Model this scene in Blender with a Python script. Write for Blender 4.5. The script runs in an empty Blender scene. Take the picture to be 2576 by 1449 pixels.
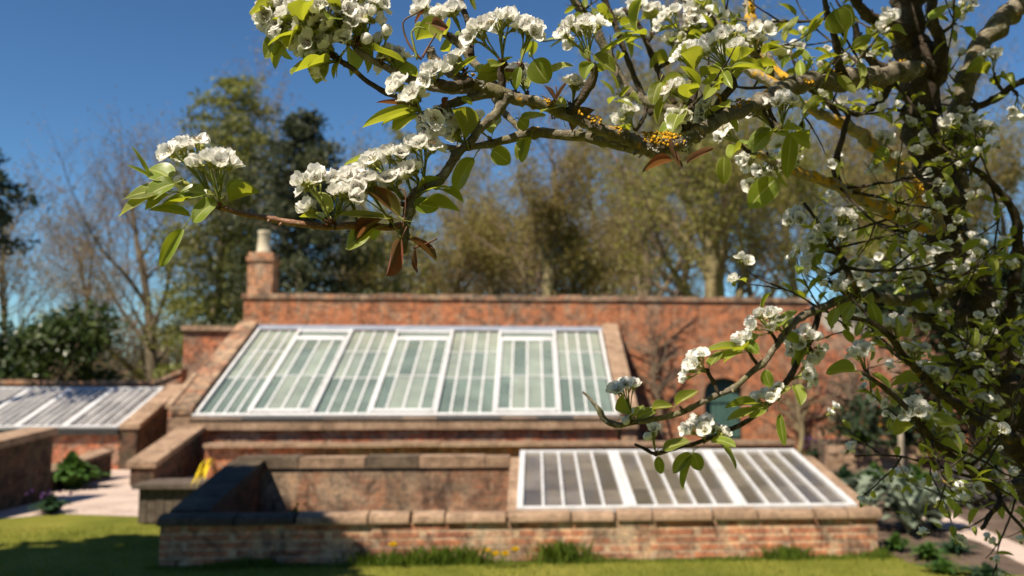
import bpy, math, random
from mathutils import Vector, Matrix, Quaternion, noise
R = math.radians
SC = bpy.context.scene
COL = SC.collection

# ---------------------------------------------------------------- camera, world, sun, exposure
F, CXP, CYP, ZC, PITCH = 2300.0, 1288.0, 724.5, 1.68, R(6.35)
cam_d = bpy.data.cameras.new('camera'); cam = bpy.data.objects.new('camera', cam_d); COL.objects.link(cam)
cam.location = (0, 0, ZC); cam.rotation_euler = (R(90) + PITCH, 0, 0)
cam_d.sensor_width = 36; cam_d.lens = 36 * F / 2576; cam_d.clip_start = .05; cam_d.clip_end = 2000
cam_d.dof.use_dof = True; cam_d.dof.focus_distance = 1.19; cam_d.dof.aperture_fstop = 5.2; cam_d.dof.aperture_blades = 0
SC.camera = cam
SUN_DIR = Vector((-.88, -1, 1.69)).normalized()
sun_d = bpy.data.lights.new('sun', 'SUN'); sun_d.energy = 4.9; sun_d.angle = R(.53); sun_d.color = (1, .885, .72)
sun = bpy.data.objects.new('sun', sun_d); COL.objects.link(sun); sun.location = SUN_DIR * 40
sun.rotation_euler = SUN_DIR.to_track_quat('Z', 'Y').to_euler()
W = bpy.data.worlds.new('World'); SC.world = W; W.use_nodes = True
wn = W.node_tree.nodes; wl = W.node_tree.links
sky = wn.new('ShaderNodeTexSky'); sky.sky_type = 'NISHITA'; sky.sun_disc = False
sky.sun_elevation = math.asin(SUN_DIR.z); sky.sun_rotation = math.atan2(SUN_DIR.x, SUN_DIR.y)
sky.altitude = 0; sky.air_density = 1.0; sky.dust_density = 0; sky.ozone_density = 4.0
bg = wn['Background']; bg.inputs['Strength'].default_value = .0545
gam = wn.new('ShaderNodeGamma'); gam.inputs['Gamma'].default_value = 1.3; wl.new(sky.outputs['Color'], gam.inputs['Color'])   # a deep, clean April sky
tint = wn.new('ShaderNodeMix'); tint.data_type = 'RGBA'; tint.blend_type = 'MULTIPLY'; tint.inputs[0].default_value = 1; tint.inputs[7].default_value = (.61, .74, .755, 1)
wl.new(gam.outputs['Color'], tint.inputs[6]); wl.new(tint.outputs[2], bg.inputs['Color'])
vs = SC.view_settings; vs.view_transform = 'Standard'; vs.look = 'None'; vs.exposure = 0.72; vs.gamma = 1
SC.cycles.use_denoising = True
SC.cycles.max_bounces = 8; SC.cycles.transparent_max_bounces = 12; SC.cycles.diffuse_bounces = 3
SC.cycles.glossy_bounces = 3; SC.cycles.transmission_bounces = 6
SC.cycles.sample_clamp_indirect = 4; SC.cycles.caustics_reflective = False; SC.cycles.caustics_refractive = False

# ---------------------------------------------------------------- helpers
cp, sp = math.cos(PITCH), math.sin(PITCH)
CAM = Vector((0, 0, ZC))
def ray(px, py):
    u = (CYP - py) / F
    return Vector(((px - CXP) / F, cp - sp * u, sp + cp * u))
def U(px, py, d):            # photo position (2576 x 1449) + depth along the view axis -> world
    return CAM + ray(px, py) * d
def UY(px, py, y):           # ... + world y
    r = ray(px, py); return CAM + r * (y / r.y)
def G(px, py, z=0.0):        # ... on the ground
    r = ray(px, py); return CAM + r * ((z - ZC) / r.z)
TA, VD = math.tan(R(4.6)), .02
def L(u, v, z):              # garden frame: u along the facades, v away from the camera
    return Vector((u + VD * v, v + u * TA, z))
def uz(px, py, v):
    r = ray(px, py); k = r.x / r.y
    u = (k - VD) * v / (1 - k * TA); y = v + u * TA
    return u, ZC + r.z / r.y * y
def Uu(px, py, v): return uz(px, py, v)[0]
def Uz(px, py, v): return uz(px, py, v)[1]

ORG = {}
def link(o, parent=None, origin=(0, 0, 0)):
    COL.objects.link(o); ORG[o.name] = Vector(origin)
    if parent is not None:
        o.parent = parent; o.location = Vector(origin) - ORG[parent.name]
    else:
        o.location = origin
    return o
def tag(o, label=None, cat=None, group=None, kind=None):
    if label: o['label'] = label
    if cat: o['category'] = cat
    if group: o['group'] = group
    if kind: o['kind'] = kind
    return o
def empty(name, loc, label=None, cat=None, group=None):
    o = bpy.data.objects.new(name, None); o.empty_display_size = .1
    link(o, None, loc); return tag(o, label, cat, group)

class MB:
    def __init__(s): s.v = []; s.f = []; s.m = []; s.uv = None; s.sm = []
    def add(s, vs, fs, m=0, smooth=False, uvs=None):
        b = len(s.v); s.v += [tuple(p) for p in vs]
        for f in fs: s.f.append(tuple(b + i for i in f)); s.m.append(m); s.sm.append(smooth)
        if uvs is not None:
            if s.uv is None: s.uv = {}
            for i, q in enumerate(uvs): s.uv[b + i] = q
    def hexa(s, a, m=0):     # 8 corners: bottom ring 0-3 (counter-clockwise from above), top ring 4-7
        s.add(a, [(3, 2, 1, 0), (4, 5, 6, 7), (0, 1, 5, 4), (1, 2, 6, 5), (2, 3, 7, 6), (3, 0, 4, 7)], m)
    def box(s, u0, u1, v0, v1, z0, z1, m=0, z1b=None, z0b=None):   # in the garden frame; z1b/z0b at the back
        zb = z1 if z1b is None else z1b; z0_ = z0 if z0b is None else z0b
        s.hexa([L(u0, v0, z0), L(u1, v0, z0), L(u1, v1, z0_), L(u0, v1, z0_),
                L(u0, v0, z1), L(u1, v0, z1), L(u1, v1, zb), L(u0, v1, zb)], m)
    def tube(s, pts, rad, n=6, m=0, jit=0, cap=True, seed=0, smooth=True):
        pts = [Vector(p) for p in pts]; N = len(pts)
        t = (pts[1] - pts[0]).normalized()
        x = t.orthogonal().normalized(); rings = []; b = len(s.v); ln = 0
        for i in range(N):
            t2 = (pts[min(i + 1, N - 1)] - pts[max(i - 1, 0)])
            t2 = t2.normalized() if t2.length > 1e-9 else t
            x = (t.rotation_difference(t2) @ x); x = (x - t2 * x.dot(t2)).normalized(); t = t2
            y = t.cross(x); r = rad[i] if hasattr(rad, '__len__') else rad
            for k in range(n):
                a = 2 * math.pi * k / n; dirv = x * math.cos(a) + y * math.sin(a); rr = r
                if jit:
                    q = (pts[i] + dirv * r) * (1 / (r * 1.6)) + Vector((seed, 0, 0))
                    rr = r * (1 + jit * noise.noise(q) + jit * .5 * noise.noise(q * 2.7))
                s.v.append(tuple(pts[i] + dirv * rr))
        for i in range(N - 1):
            for k in range(n):
                a, c = b + i * n + k, b + i * n + (k + 1) % n
                s.f.append((a, c, c + n, a + n)); s.m.append(m); s.sm.append(smooth)
        if cap and n > 2:
            s.f.append(tuple(b + k for k in range(n))[::-1]); s.m.append(m); s.sm.append(False)
            s.f.append(tuple(b + (N - 1) * n + k for k in range(n))); s.m.append(m); s.sm.append(False)
    def build(s, name, mats, parent=None, origin=None, boxuv=False):
        if origin is None: origin = ORG[parent.name] if parent is not None else (0, 0, 0)
        o3 = Vector(origin); me = bpy.data.meshes.new(name)
        me.from_pydata([(p[0] - o3.x, p[1] - o3.y, p[2] - o3.z) for p in s.v], [], s.f)
        for mt in (mats if isinstance(mats, (list, tuple)) else [mats]): me.materials.append(mt)
        me.polygons.foreach_set('material_index', s.m); me.polygons.foreach_set('use_smooth', s.sm)
        if boxuv:
            uvl = me.uv_layers.new(name='UVMap').data
            for p in me.polygons:
                n = p.normal
                if abs(n.z) > .75: ax = None
                else: ax = Vector((-n.y, n.x, 0)).normalized()
                for li in p.loop_indices:
                    q = Vector(s.v[me.loops[li].vertex_index])
                    uvl[li].uv = (q.x, q.y) if ax is None else (abs(q.dot(ax)) if abs(n.y) >= abs(n.x) else q.dot(ax), q.z)
        elif s.uv:
            uvl = me.uv_layers.new(name='UVMap').data
            for lp in me.loops: uvl[lp.index].uv = s.uv.get(lp.vertex_index, (0, 0))
        me.update()
        return link(bpy.data.objects.new(name, me), parent, origin)

def catmull(P, step):
    P = [Vector(p) for p in P]; n = len(P); out = []
    Q = [P[0] * 2 - P[1]] + P + [P[-1] * 2 - P[-2]]
    for i in range(1, n):
        a, b, c, d = Q[i - 1], Q[i], Q[i + 1], Q[i + 2]
        k = max(1, int((c.xyz - b.xyz).length / step)) if len(b) == 3 else max(1, int(Vector(c[:3]).__sub__(Vector(b[:3])).length / step))
        for j in range(k):
            t = j / k
            out.append(.5 * (2 * b + (c - a) * t + (2 * a - 5 * b + 4 * c - d) * t * t + (3 * b - a - 3 * c + d) * t ** 3))
    out.append(P[-1]); return out

# ---------------------------------------------------------------- materials
class NT:
    def __init__(s, name):
        s.mat = bpy.data.materials.new(name); s.mat.use_nodes = True
        s.t = s.mat.node_tree; s.t.nodes.clear()
        s.out = s.n('ShaderNodeOutputMaterial')
    def n(s, ty, **kw):
        nd = s.t.nodes.new(ty)
        for k, v in kw.items(): setattr(nd, k, v)
        return nd
    def i(s, nd, key, v):
        if isinstance(v, bpy.types.NodeSocket): s.t.links.new(v, nd.inputs[key])
        else: nd.inputs[key].default_value = (*v, 1) if isinstance(v, (tuple, list)) and len(v) == 3 and nd.inputs[key].type == 'RGBA' else v
    def coord(s, kind='Object', scale=None):
        c = s.n('ShaderNodeTexCoord').outputs[kind]
        if scale is None: return c
        m = s.n('ShaderNodeMapping'); s.i(m, 'Vector', c); m.inputs['Scale'].default_value = scale; return m.outputs[0]
    def world(s):
        return s.n('ShaderNodeNewGeometry').outputs['Position']
    def noise(s, vec, scale, detail=3, rough=.55, dist=0):
        nd = s.n('ShaderNodeTexNoise'); s.i(nd, 'Vector', vec); s.i(nd, 'Scale', scale); s.i(nd, 'Detail', detail); s.i(nd, 'Roughness', rough); s.i(nd, 'Distortion', dist)
        return nd.outputs['Fac']
    def ramp(s, fac, *stops):
        nd = s.n('ShaderNodeValToRGB'); s.i(nd, 'Fac', fac); e = nd.color_ramp.elements
        while len(e) < len(stops): e.new(.5)
        for el, (p, c) in zip(e, stops):
            el.position = p; el.color = (*c, 1) if isinstance(c, (tuple, list)) else (c, c, c, 1)
        return nd.outputs['Color']
    def mix(s, f, a, b, mode='MIX'):
        nd = s.n('ShaderNodeMix', data_type='RGBA', blend_type=mode)
        for k, v in ((0, f), (6, a), (7, b)):
            if isinstance(v, bpy.types.NodeSocket): s.t.links.new(v, nd.inputs[k])
            else: nd.inputs[k].default_value = (*v, 1) if isinstance(v, (tuple, list)) else v
        return nd.outputs[2]
    def math(s, op, a, b=0):
        nd = s.n('ShaderNodeMath', operation=op)
        for k, v in ((0, a), (1, b)):
            if isinstance(v, bpy.types.NodeSocket): s.t.links.new(v, nd.inputs[k])
            else: nd.inputs[k].default_value = v
        return nd.outputs[0]
    def bump(s, h, strength=.5, dist=.01):
        nd = s.n('ShaderNodeBump'); s.i(nd, 'Height', h); s.i(nd, 'Strength', strength); s.i(nd, 'Distance', dist); return nd.outputs[0]
    def pbr(s, col, rough=.8, spec=.3, normal=None):
        nd = s.n('ShaderNodeBsdfPrincipled'); s.i(nd, 'Base Color', col); s.i(nd, 'Roughness', rough); s.i(nd, 'Specular IOR Level', spec)
        if normal is not None: s.i(nd, 'Normal', normal)
        return nd.outputs[0]
    def done(s, sh): s.t.links.new(sh, s.out.inputs['Surface']); return s.mat
    def addsh(s, f, a, b):
        nd = s.n('ShaderNodeMixShader'); s.i(nd, 0, f); s.t.links.new(a, nd.inputs[1]); s.t.links.new(b, nd.inputs[2]); return nd.outputs[0]

M = {}
def brick_mat(name, c1, c2, mortar, wear, wear_amt, dark, dark_amt, ms=.007):
    c1, c2, mortar, wear, dark = [tuple(x * .78 for x in c) for c in (c1, c2, mortar, wear, dark)]
    t = NT(name); uv = t.coord('UV')
    b = t.n('ShaderNodeTexBrick'); t.i(b, 'Vector', uv); t.i(b, 'Scale', 1.0); t.i(b, 'Mortar Size', ms); t.i(b, 'Mortar Smooth', .3)
    t.i(b, 'Brick Width', .235); t.i(b, 'Row Height', .076); t.i(b, 'Bias', -.1)
    t.i(b, 'Color1', c1); t.i(b, 'Color2', c2); t.i(b, 'Mortar', mortar)
    w = t.world()
    hue = t.noise(w, 14, 2); col = t.mix(t.math('MULTIPLY', hue, .5), b.outputs['Color'], tuple(x * 1.35 for x in c1))
    n1 = t.ramp(t.noise(w, 2.2, 6, .68, .4), (.62 - .22 * wear_amt, 0), (.70 - .20 * wear_amt, 1)); col = t.mix(t.math('MULTIPLY', n1, .75), col, wear)
    n2 = t.ramp(t.noise(w, 1.1, 5, .65, .8), (.64 - .22 * dark_amt, 0), (.74 - .20 * dark_amt, 1)); col = t.mix(t.math('MULTIPLY', n2, .65), col, dark)
    col = t.mix(1, col, t.ramp(t.noise(w, 5.5, 4, .7, .5), (.36, (.45, .46, .48)), (.5, (1, 1, 1)), (.63, (1.42, 1.30, 1.15))), 'MULTIPLY')
    mp = t.n('ShaderNodeMapping'); t.i(mp, 'Vector', w); mp.inputs['Scale'].default_value = (1, 1, .28)      # lime runs
    col = t.mix(t.math('MULTIPLY', t.ramp(t.noise(mp.outputs[0], 3.4, 4, .7, .3), (.55, 0), (.64, 1)), .45), col, mortar)
    n3 = t.ramp(t.noise(w, 22, 3), (.3, .7), (.7, 1.2)); col = t.mix(1, col, n3, 'MULTIPLY')
    h = t.math('ADD', t.math('MULTIPLY', b.outputs['Fac'], -1), t.math('MULTIPLY', t.noise(w, 40, 3), .5))
    M[name] = t.done(t.pbr(col, .92, .15, t.bump(h, .6, .012)))
brick_mat('brick_orange', (.47, .165, .075), (.36, .155, .085), (.40, .30, .21), (.42, .27, .18), .5, (.20, .13, .09), .42)
brick_mat('brick_red', (.45, .15, .075), (.33, .13, .08), (.42, .32, .23), (.46, .33, .24), .65, (.17, .11, .08), .5)
brick_mat('brick_weathered', (.37, .18, .11), (.29, .17, .11), (.40, .30, .21), (.44, .33, .23), .8, (.13, .10, .075), .6)
brick_mat('brick_front', (.56, .225, .125), (.40, .185, .125), (.68, .55, .39), (.62, .46, .31), .55, (.20, .13, .09), .5, .011)
brick_mat('brick_shaded', (.14, .075, .05), (.10, .07, .05), (.13, .10, .075), (.10, .085, .055), .6, (.04, .032, .025), .6)  # dark brick copy: the side walls' shade is put into the colour
brick_mat('brick_chimney', (.52, .25, .13), (.40, .20, .13), (.46, .35, .26), (.55, .39, .27), .6, (.26, .17, .12), .4)

def noisy(name, stops, scale, rough=.85, spec=.25, bump=.4, bd=.01, detail=5, scale2=None):
    t = NT(name); w = t.world(); n = t.noise(w, scale, detail, .65, .3)
    c = t.ramp(n, *stops)
    if scale2: c = t.mix(1, c, t.ramp(t.noise(w, scale2, 3), (.3, .7), (.7, 1.25)), 'MULTIPLY')
    M[name] = t.done(t.pbr(c, rough, spec, t.bump(t.noise(w, scale * 6, 4), bump, bd)))
noisy('sandstone', [(.25, (.12, .08, .052)), (.5, (.30, .20, .13)), (.75, (.43, .30, .205))], 2.6, scale2=18)
noisy('sandstone_dark', [(.25, (.055, .04, .028)), (.5, (.12, .088, .06)), (.75, (.23, .17, .115))], 2.2, scale2=18)
noisy('sandstone_shaded', [(.25, (.035, .027, .018)), (.5, (.075, .056, .038)), (.75, (.15, .11, .07))], 2.2, scale2=18)  # tree shade on the front pit's left coping, painted into the stone colour
noisy('lead', [(.3, (.25, .29, .36)), (.7, (.36, .40, .47))], 4, .5)
noisy('white_paint', [(.3, (.48, .475, .465)), (.5, (.62, .62, .62)), (.8, (.67, .67, .675))], 5, .45, .4, .1)
noisy('render_pale', [(.3, (.32, .28, .23)), (.7, (.50, .45, .37))], 2.5)
noisy('chimney_pot', [(.3, (.42, .36, .25)), (.7, (.60, .53, .40))], 5)
noisy('path', [(.25, (.34, .26, .22)), (.5, (.50, .39, .33)), (.75, (.57, .455, .385))], 1.3, scale2=25)
noisy('soil', [(.3, (.05, .035, .025)), (.55, (.13, .09, .065)), (.8, (.2, .145, .105))], 3, scale2=30, bump=.8, bd=.03)
noisy('door_green', [(.3, (.045, .10, .085)), (.7, (.07, .14, .12))], 4, .6)
noisy('iron', [(.3, (.02, .02, .02)), (.7, (.05, .045, .04))], 8, .6)
noisy('wood_grey', [(.3, (.06, .045, .035)), (.6, (.13, .10, .075)), (.8, (.2, .16, .125))], 4, scale2=20)
noisy('wood_pale', [(.3, (.2, .165, .12)), (.7, (.34, .29, .22))], 6)
noisy('terracotta', [(.3, (.16, .06, .035)), (.7, (.3, .12, .07))], 8)
noisy('whitewash', [(.3, (.34, .36, .31)), (.6, (.55, .56, .48)), (.8, (.66, .65, .55))], 1.7)

def leafmat(name, stops, scale, trans=.35, tcol=None, rough=.55, spec=.3, rnd=0):
    t = NT(name); n = t.noise(t.world(), scale, 3, .6); c = t.ramp(n, *stops)
    if rnd:
        ri = t.n('ShaderNodeObjectInfo').outputs['Random']
        c = t.mix(1, c, t.ramp(ri, (0, 1 - rnd), (1, 1 + rnd)), 'MULTIPLY')
    b = t.pbr(c, rough, spec); tr = t.n('ShaderNodeBsdfTranslucent')
    t.i(tr, 'Color', t.mix(1, c, tcol, 'MULTIPLY') if tcol else c)
    M[name] = t.done(t.addsh(trans, b, tr.outputs[0]))
leafmat('grass_blade', [(.3, (.12, .16, .02)), (.7, (.28, .29, .045))], 6, .4, (1.3, 1.3, .6))
leafmat('tuft', [(.3, (.05, .095, .010)), (.7, (.14, .20, .02))], 6, .4, (1.2, 1.2, .6))
leafmat('laurel', [(.3, (.018, .03, .006)), (.55, (.045, .07, .012)), (.8, (.14, .165, .03))], 1.6, .2, rough=.38, spec=.45)
leafmat('yew', [(.3, (.008, .016, .007)), (.7, (.03, .05, .016))], 2.2, .15)
leafmat('pine', [(.3, (.035, .045, .022)), (.55, (.07, .08, .036)), (.8, (.125, .13, .055))], .55, .3)
leafmat('larch', [(.3, (.12, .10, .045)), (.55, (.17, .18, .05)), (.8, (.27, .28, .08))], .5, .4, (1.2, 1.2, .7))
leafmat('olive_buds', [(.3, (.19, .15, .06)), (.55, (.26, .22, .075)), (.8, (.31, .28, .09))], .35, .45, (1.2, 1.1, .7))
leafmat('green_buds', [(.3, (.20, .165, .05)), (.55, (.25, .24, .06)), (.8, (.32, .32, .09))], .35, .45, (1.2, 1.2, .7))
leafmat('brown_buds', [(.3, (.18, .145, .085)), (.7, (.29, .24, .13))], .4, .4, (1.2, 1.0, .8))
leafmat('cardoon_leaf', [(.3, (.12, .155, .11)), (.7, (.23, .275, .20))], 6, .15)
leafmat('plant_green', [(.3, (.035, .085, .014)), (.7, (.10, .19, .035))], 9, .3, (1.2, 1.2, .6))
leafmat('plant_dark', [(.3, (.02, .05, .02)), (.7, (.05, .1, .04))], 9, .2)
leafmat('lavender_leaf', [(.3, (.10, .09, .08)), (.7, (.22, .195, .175))], 9, .15)
leafmat('yellow_petal', [(.3, (.76, .53, .008)), (.7, (.86, .66, .02))], 20, .3)
leafmat('purple_petal', [(.3, (.05, .015, .10)), (.7, (.13, .05, .2))], 20, .3)
def barkmat(name, stops, scale, bump=.6, bd=.02, stretch=(1, 1, .25)):
    t = NT(name); m = t.n('ShaderNodeMapping'); t.i(m, 'Vector', t.world()); m.inputs['Scale'].default_value = stretch
    n = t.noise(m.outputs[0], scale, 5, .7, .5)
    M[name] = t.done(t.pbr(t.ramp(n, *stops), .9, .15, t.bump(n, bump, bd)))
barkmat('bark_far', [(.3, (.07, .055, .036)), (.7, (.22, .17, .115))], 3)
barkmat('bark_green', [(.3, (.11, .09, .05)), (.7, (.32, .26, .14))], 3)
barkmat('twig_far', [(.3, (.13, .09, .065)), (.7, (.26, .19, .14))], 2)

# lawn
t = NT('lawn'); w = t.world()
c = t.ramp(t.noise(w, .9, 5, .6), (.3, (.135, .155, .022)), (.5, (.215, .225, .034)), (.7, (.30, .275, .055)))
c = t.mix(1, c, t.ramp(t.noise(w, 45, 3), (.3, .55), (.7, 1.35)), 'MULTIPLY')
c = t.mix(t.ramp(t.noise(w, 6, 4, .7), (.6, 0), (.75, .6)), c, (.20, .16, .05))
M['lawn'] = t.done(t.pbr(c, .9, .1, t.bump(t.noise(w, 70, 3), 1, .03)))

# panes
def glassmat(name, tint, tint2, film, film2, lo, hi, nscale=2.5, rough=.05):
    t = NT(name); w = t.world(); ri = t.n('ShaderNodeNewGeometry').outputs['Random Per Island']
    wn_ = t.n('ShaderNodeTexWhiteNoise', noise_dimensions='1D'); t.i(wn_, 'W', t.math('MULTIPLY', ri, 91.7)); r2 = wn_.outputs['Value']
    tr = t.n('ShaderNodeBsdfTransparent'); t.i(tr, 'Color', t.mix(ri, tint, tint2))
    df = t.n('ShaderNodeBsdfDiffuse'); t.i(df, 'Color', t.mix(r2, film, film2))
    gl = t.n('ShaderNodeBsdfGlossy'); t.i(gl, 'Roughness', rough); t.i(gl, 'Color', (.9, .9, .9))
    n = t.math('MULTIPLY', t.ramp(t.noise(w, nscale, 4, .6), (.3, .75), (.7, 1.25)), t.math('ADD', t.math('MULTIPLY', r2, hi - lo), lo))
    a = t.addsh(n, tr.outputs[0], df.outputs[0])
    fr = t.n('ShaderNodeFresnel'); t.i(fr, 'IOR', 1.5)
    M[name] = t.done(t.addsh(fr.outputs[0], a, gl.outputs[0]))
glassmat('glass_green', (.55, .80, .72), (.66, .82, .74), (.29, .385, .335), (.39, .44, .365), .44, .70, 1.2)
glassmat('glass_grey', (.72, .74, .72), (.6, .6, .58), (.20, .17, .135), (.25, .215, .17), .5, .75)
glassmat('glass_pale', (.72, .74, .72), (.6, .6, .58), (.31, .285, .262), (.41, .38, .35), .55, .8)
# ================================================================= the setting
mb = MB(); mb.add([(-300, -120, 0), (300, -120, 0), (300, 400, 0), (-300, 400, 0)], [(0, 1, 2, 3)])
tag(mb.build('lawn', M['lawn']), kind='structure')
def sheet(name, pts, z, mat):
    b = MB(); b.add([(p.x, p.y, z) for p in pts], [tuple(range(len(pts)))])
    return tag(b.build(name, mat), kind='structure')
sheet('path', [G(150, 1293), G(410, 1302), L(-4.2, 13.5, 0), L(-4.2, 22, 0), L(-12, 22, 0), L(-9.6, 16, 0), L(-7.5, 12.3, 0)], .004, M['path'])
sheet('flower_bed', [L(3.7, 8.85, 0), L(4.4, 8.2, 0), L(12, 7.0, 0), L(26, 23, 0), L(0.5, 23.5, 0), L(.5, 12.3, 0), L(3.62, 12.2, 0)], .006, M['soil'])
sheet('gravel_path', [G(2386, 1289), G(2443, 1320), G(2576, 1377), G(2800, 1470), G(2800, 1530), G(2576, 1424), G(2469, 1368), G(2378, 1341), G(2300, 1300)][::-1], .012, M['path'])

# ---- back garden wall with chimney and arched door
VB = 23.7
uA, uB = Uu(612, 800, VB), Uu(2041, 800, VB); zT = Uz(1300, 744, VB)
u458 = Uu(458, 900, VB); z825 = Uz(560, 822, VB)
uD0, uD1, zDs = Uu(1772, 1000, VB), Uu(1868, 1000, VB), Uz(1820, 985, VB); zDt = Uz(1820, 950, VB)
wall = empty('garden_wall', L(uA, VB, 0), 'tall red brick garden wall with chimney and small arched green door, behind greenhouse', 'wall')
b = MB(); TH = .5
b.box(uA, uD0, VB, VB + TH, 0, zT - .12); b.box(uD1, uB, VB, VB + TH, 0, zT - .12)
uR = Uu(2900, 800, VB)
na = 10                                                   # arch over the door
um, rr = (uD0 + uD1) / 2, (uD1 - uD0) / 2
for i in range(na):
    a0, a1 = math.pi - math.pi * i / na, math.pi - math.pi * (i + 1) / na
    x0, x1 = um + rr * math.cos(a0), um + rr * math.cos(a1)
    h0, h1 = zDs + (zDt - zDs) * math.sin(a0), zDs + (zDt - zDs) * math.sin(a1)
    b.hexa([L(x0, VB, h0), L(x1, VB, h1), L(x1, VB + TH, h1), L(x0, VB + TH, h0), L(x0, VB, zT - .12), L(x1, VB, zT - .12), L(x1, VB + TH, zT - .12), L(x0, VB + TH, zT - .12)])
b.build('wall_face', M['brick_orange'], wall, boxuv=True)
b = MB(); b.box(uB + .003, uR, VB + .05, VB + TH, 0, Uz(2200, 768, VB)); b.box(u458, uA - .003, VB + .06, VB + TH, 0, z825 - .1)
b.build('lower_wall_face', M['brick_red'], wall, boxuv=True)
b = MB(); rng = random.Random(4)
def coping_run(b, u0, u1, v0, v1, z, h, step, rng, m=0):
    u = u0
    while u < u1:
        e = min(u1, u + step * rng.uniform(.8, 1.2)); dz = rng.uniform(-.02, .02)
        b.box(u, e - .008, v0, v1, z + dz * .3, z + h + dz, m); u = e
coping_run(b, uA - .05, uB, VB - .05, VB + TH + .05, zT - .118, .13, .5, rng)
b.build('coping', M['brick_weathered'], wall, boxuv=True)
b = MB(); coping_run(b, u458 - .04, uA - .06, VB - .03, VB + TH + .05, z825 - .098, .12, .5, rng); b.build('coping', M['sandstone'], wall)
b = MB()
for i in range(6):
    a = uD0 + .03 + (uD1 - uD0 - .06) * i / 6; b.box(a, a + (uD1 - uD0 - .06) / 6 - .008, VB + .22 + .003 * (i % 2), VB + .28, 0, zDt)
for z in (.45, 1.35): b.box(uD0 + .05, uD1 - .05, VB + .19, VB + .218, z, z + .11)
dr = b.build('door', M['door_green'], wall)
b = MB(); b.tube([L(uD1 - .16, VB + .14, 1.02), L(uD1 - .16, VB + .13, 1.08), L(uD1 - .16, VB + .14, 1.14)], .014, 6); b.build('handle', M['iron'], dr)
b = MB()
pu0, pu1, pz0, pz1 = Uu(2072, 800, VB), Uu(2205, 800, VB), Uz(2100, 838, VB), Uz(2100, 783, VB)
q = [(pu0, pz1), (pu0 - .05, (pz0 + pz1) / 2), (pu0 + .1, pz0 + .08), (pu0 + .5, pz0), (pu1 - .35, pz0 - .03), (pu1, pz0 + .1), (pu1 + .05, pz1)]
b.add([L(u, VB + .035, z) for u, z in q] + [L(u, VB + .055, z) for u, z in q], [tuple(range(len(q)))] + [(i, (i + 1) % len(q), (i + 1) % len(q) + len(q), i + len(q)) for i in range(len(q))])
b.build('plaster_patch', M['render_pale'], wall)
# chimney
cu0, cu1 = Uu(622, 690, VB), Uu(685, 690, VB); zc1 = Uz(655, 634, VB); vc0, vc1 = VB + .02, VB + .60
b = MB(); b.box(cu0, cu1, vc0, vc1, zT - .2, zc1 - .24); b.box(cu0 - .035, cu1 + .035, vc0 - .035, vc1 + .035, zc1 - .238, zc1 - .12); b.box(cu0 + .01, cu1 - .01, vc0 + .01, vc1 - .01, zc1 - .118, zc1)
ch = b.build('chimney', M['brick_chimney'], wall, boxuv=True)
b = MB(); pc = L((cu0 + cu1) / 2, (vc0 + vc1) / 2, 0); zp = Uz(655, 577, VB)
prof = [(.205, 0), (.20, .05), (.18, .07), (.165, .25), (.152, zp - zc1 - .08), (.168, zp - zc1 - .06), (.168, zp - zc1), (.125, zp - zc1), (.12, zp - zc1 - .2)]
b.tube([pc + Vector((0, 0, zc1 + h)) for r, h in prof], [r for r, h in prof], 20); b.build('chimney_pot', M['chimney_pot'], ch)

# ---- greenhouse
VF = 19.4
guT0, guT1 = Uu(652, 826, VB), Uu(1512, 826, VB); zGt = Uz(1080, 826, VB) - .02
guB0, guB1 = Uu(500, 1043, VF), Uu(1548, 1043, VF); zGb = Uz(1025, 1043, VF)
gu0, gu1 = (guT0 + guB0) / 2, (guT1 + guB1) / 2
VT = VB - .03
gh = empty('greenhouse', L(gu0, VF, 0), 'long white framed lean-to greenhouse with green tinted glass against the tall wall', 'greenhouse')
sl = (zGt - zGb) / (VT - VF)
def S(u, t, h=0):                                           # on the roof: t 0 bottom .. 1 top, h above the glass
    v = VF + (VT - VF) * t; n = Vector((0, -sl, 1)).normalized()
    p = L(u, v, zGb + (zGt - zGb) * t); return p + n * h
def bar(b, u0, u1, t0, t1, h0, h1, m=0):
    b.hexa([S(u0, t0, h0), S(u1, t0, h0), S(u1, t1, h0), S(u0, t1, h0), S(u0, t0, h1), S(u1, t0, h1), S(u1, t1, h1), S(u0, t1, h1)], m)
gw = gu1 - gu0
top_px = [757, 888, 1003, 1140, 1260, 1395]
heavy = [(Uu(x, 835, VB) - guT0) / (guT1 - guT0) * gw + gu0 for x in top_px]
edges = [gu0] + heavy + [gu1]
b = MB(); b.box(gu0 - .02, gu1 + .02, VF - .02, VF + .32, 0, zGb - .30); b.build('front_wall', M['brick_red'], gh, boxuv=True)
b = MB(); coping_run(b, gu0 - .45, gu1 + .45, VF - .14, VF + .30, zGb - .298, .22, .8, random.Random(8)); b.build('sill', M['sandstone'], gh)
for k, (ua, ub, lab) in enumerate(((gu0 - .47, gu0 - .09, 'left'), (gu1 + .09, gu1 + .42, 'right'))):
    b = MB(); b.box(ua, ub, VF - .05, VB - .02, 0, zGb + .02, z1b=zGt + .06)
    sw = b.build('side_wall', M['brick_weathered'], gh, boxuv=True)
    b = MB(); z0c, z1c = zGb + .02, zGt + .06
    for i in range(6):
        t0, t1 = i / 6, (i + 1) / 6 - .004
        va, vb = VF - .09 + (VB - .025 - VF + .09) * t0, VF - .09 + (VB - .025 - VF + .09) * t1
        b.box(ua - .05, ub + .03, va, vb, z0c + (z1c - z0c) * t0 + .003, z0c + (z1c - z0c) * t0 + .12, z1b=z0c + (z1c - z0c) * t1 + .12, z0b=z0c + (z1c - z0c) * t1 + .003)
    b.build('parapet_coping', M['brick_weathered' if k == 0 else 'sandstone'], sw, boxuv=True)
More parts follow.
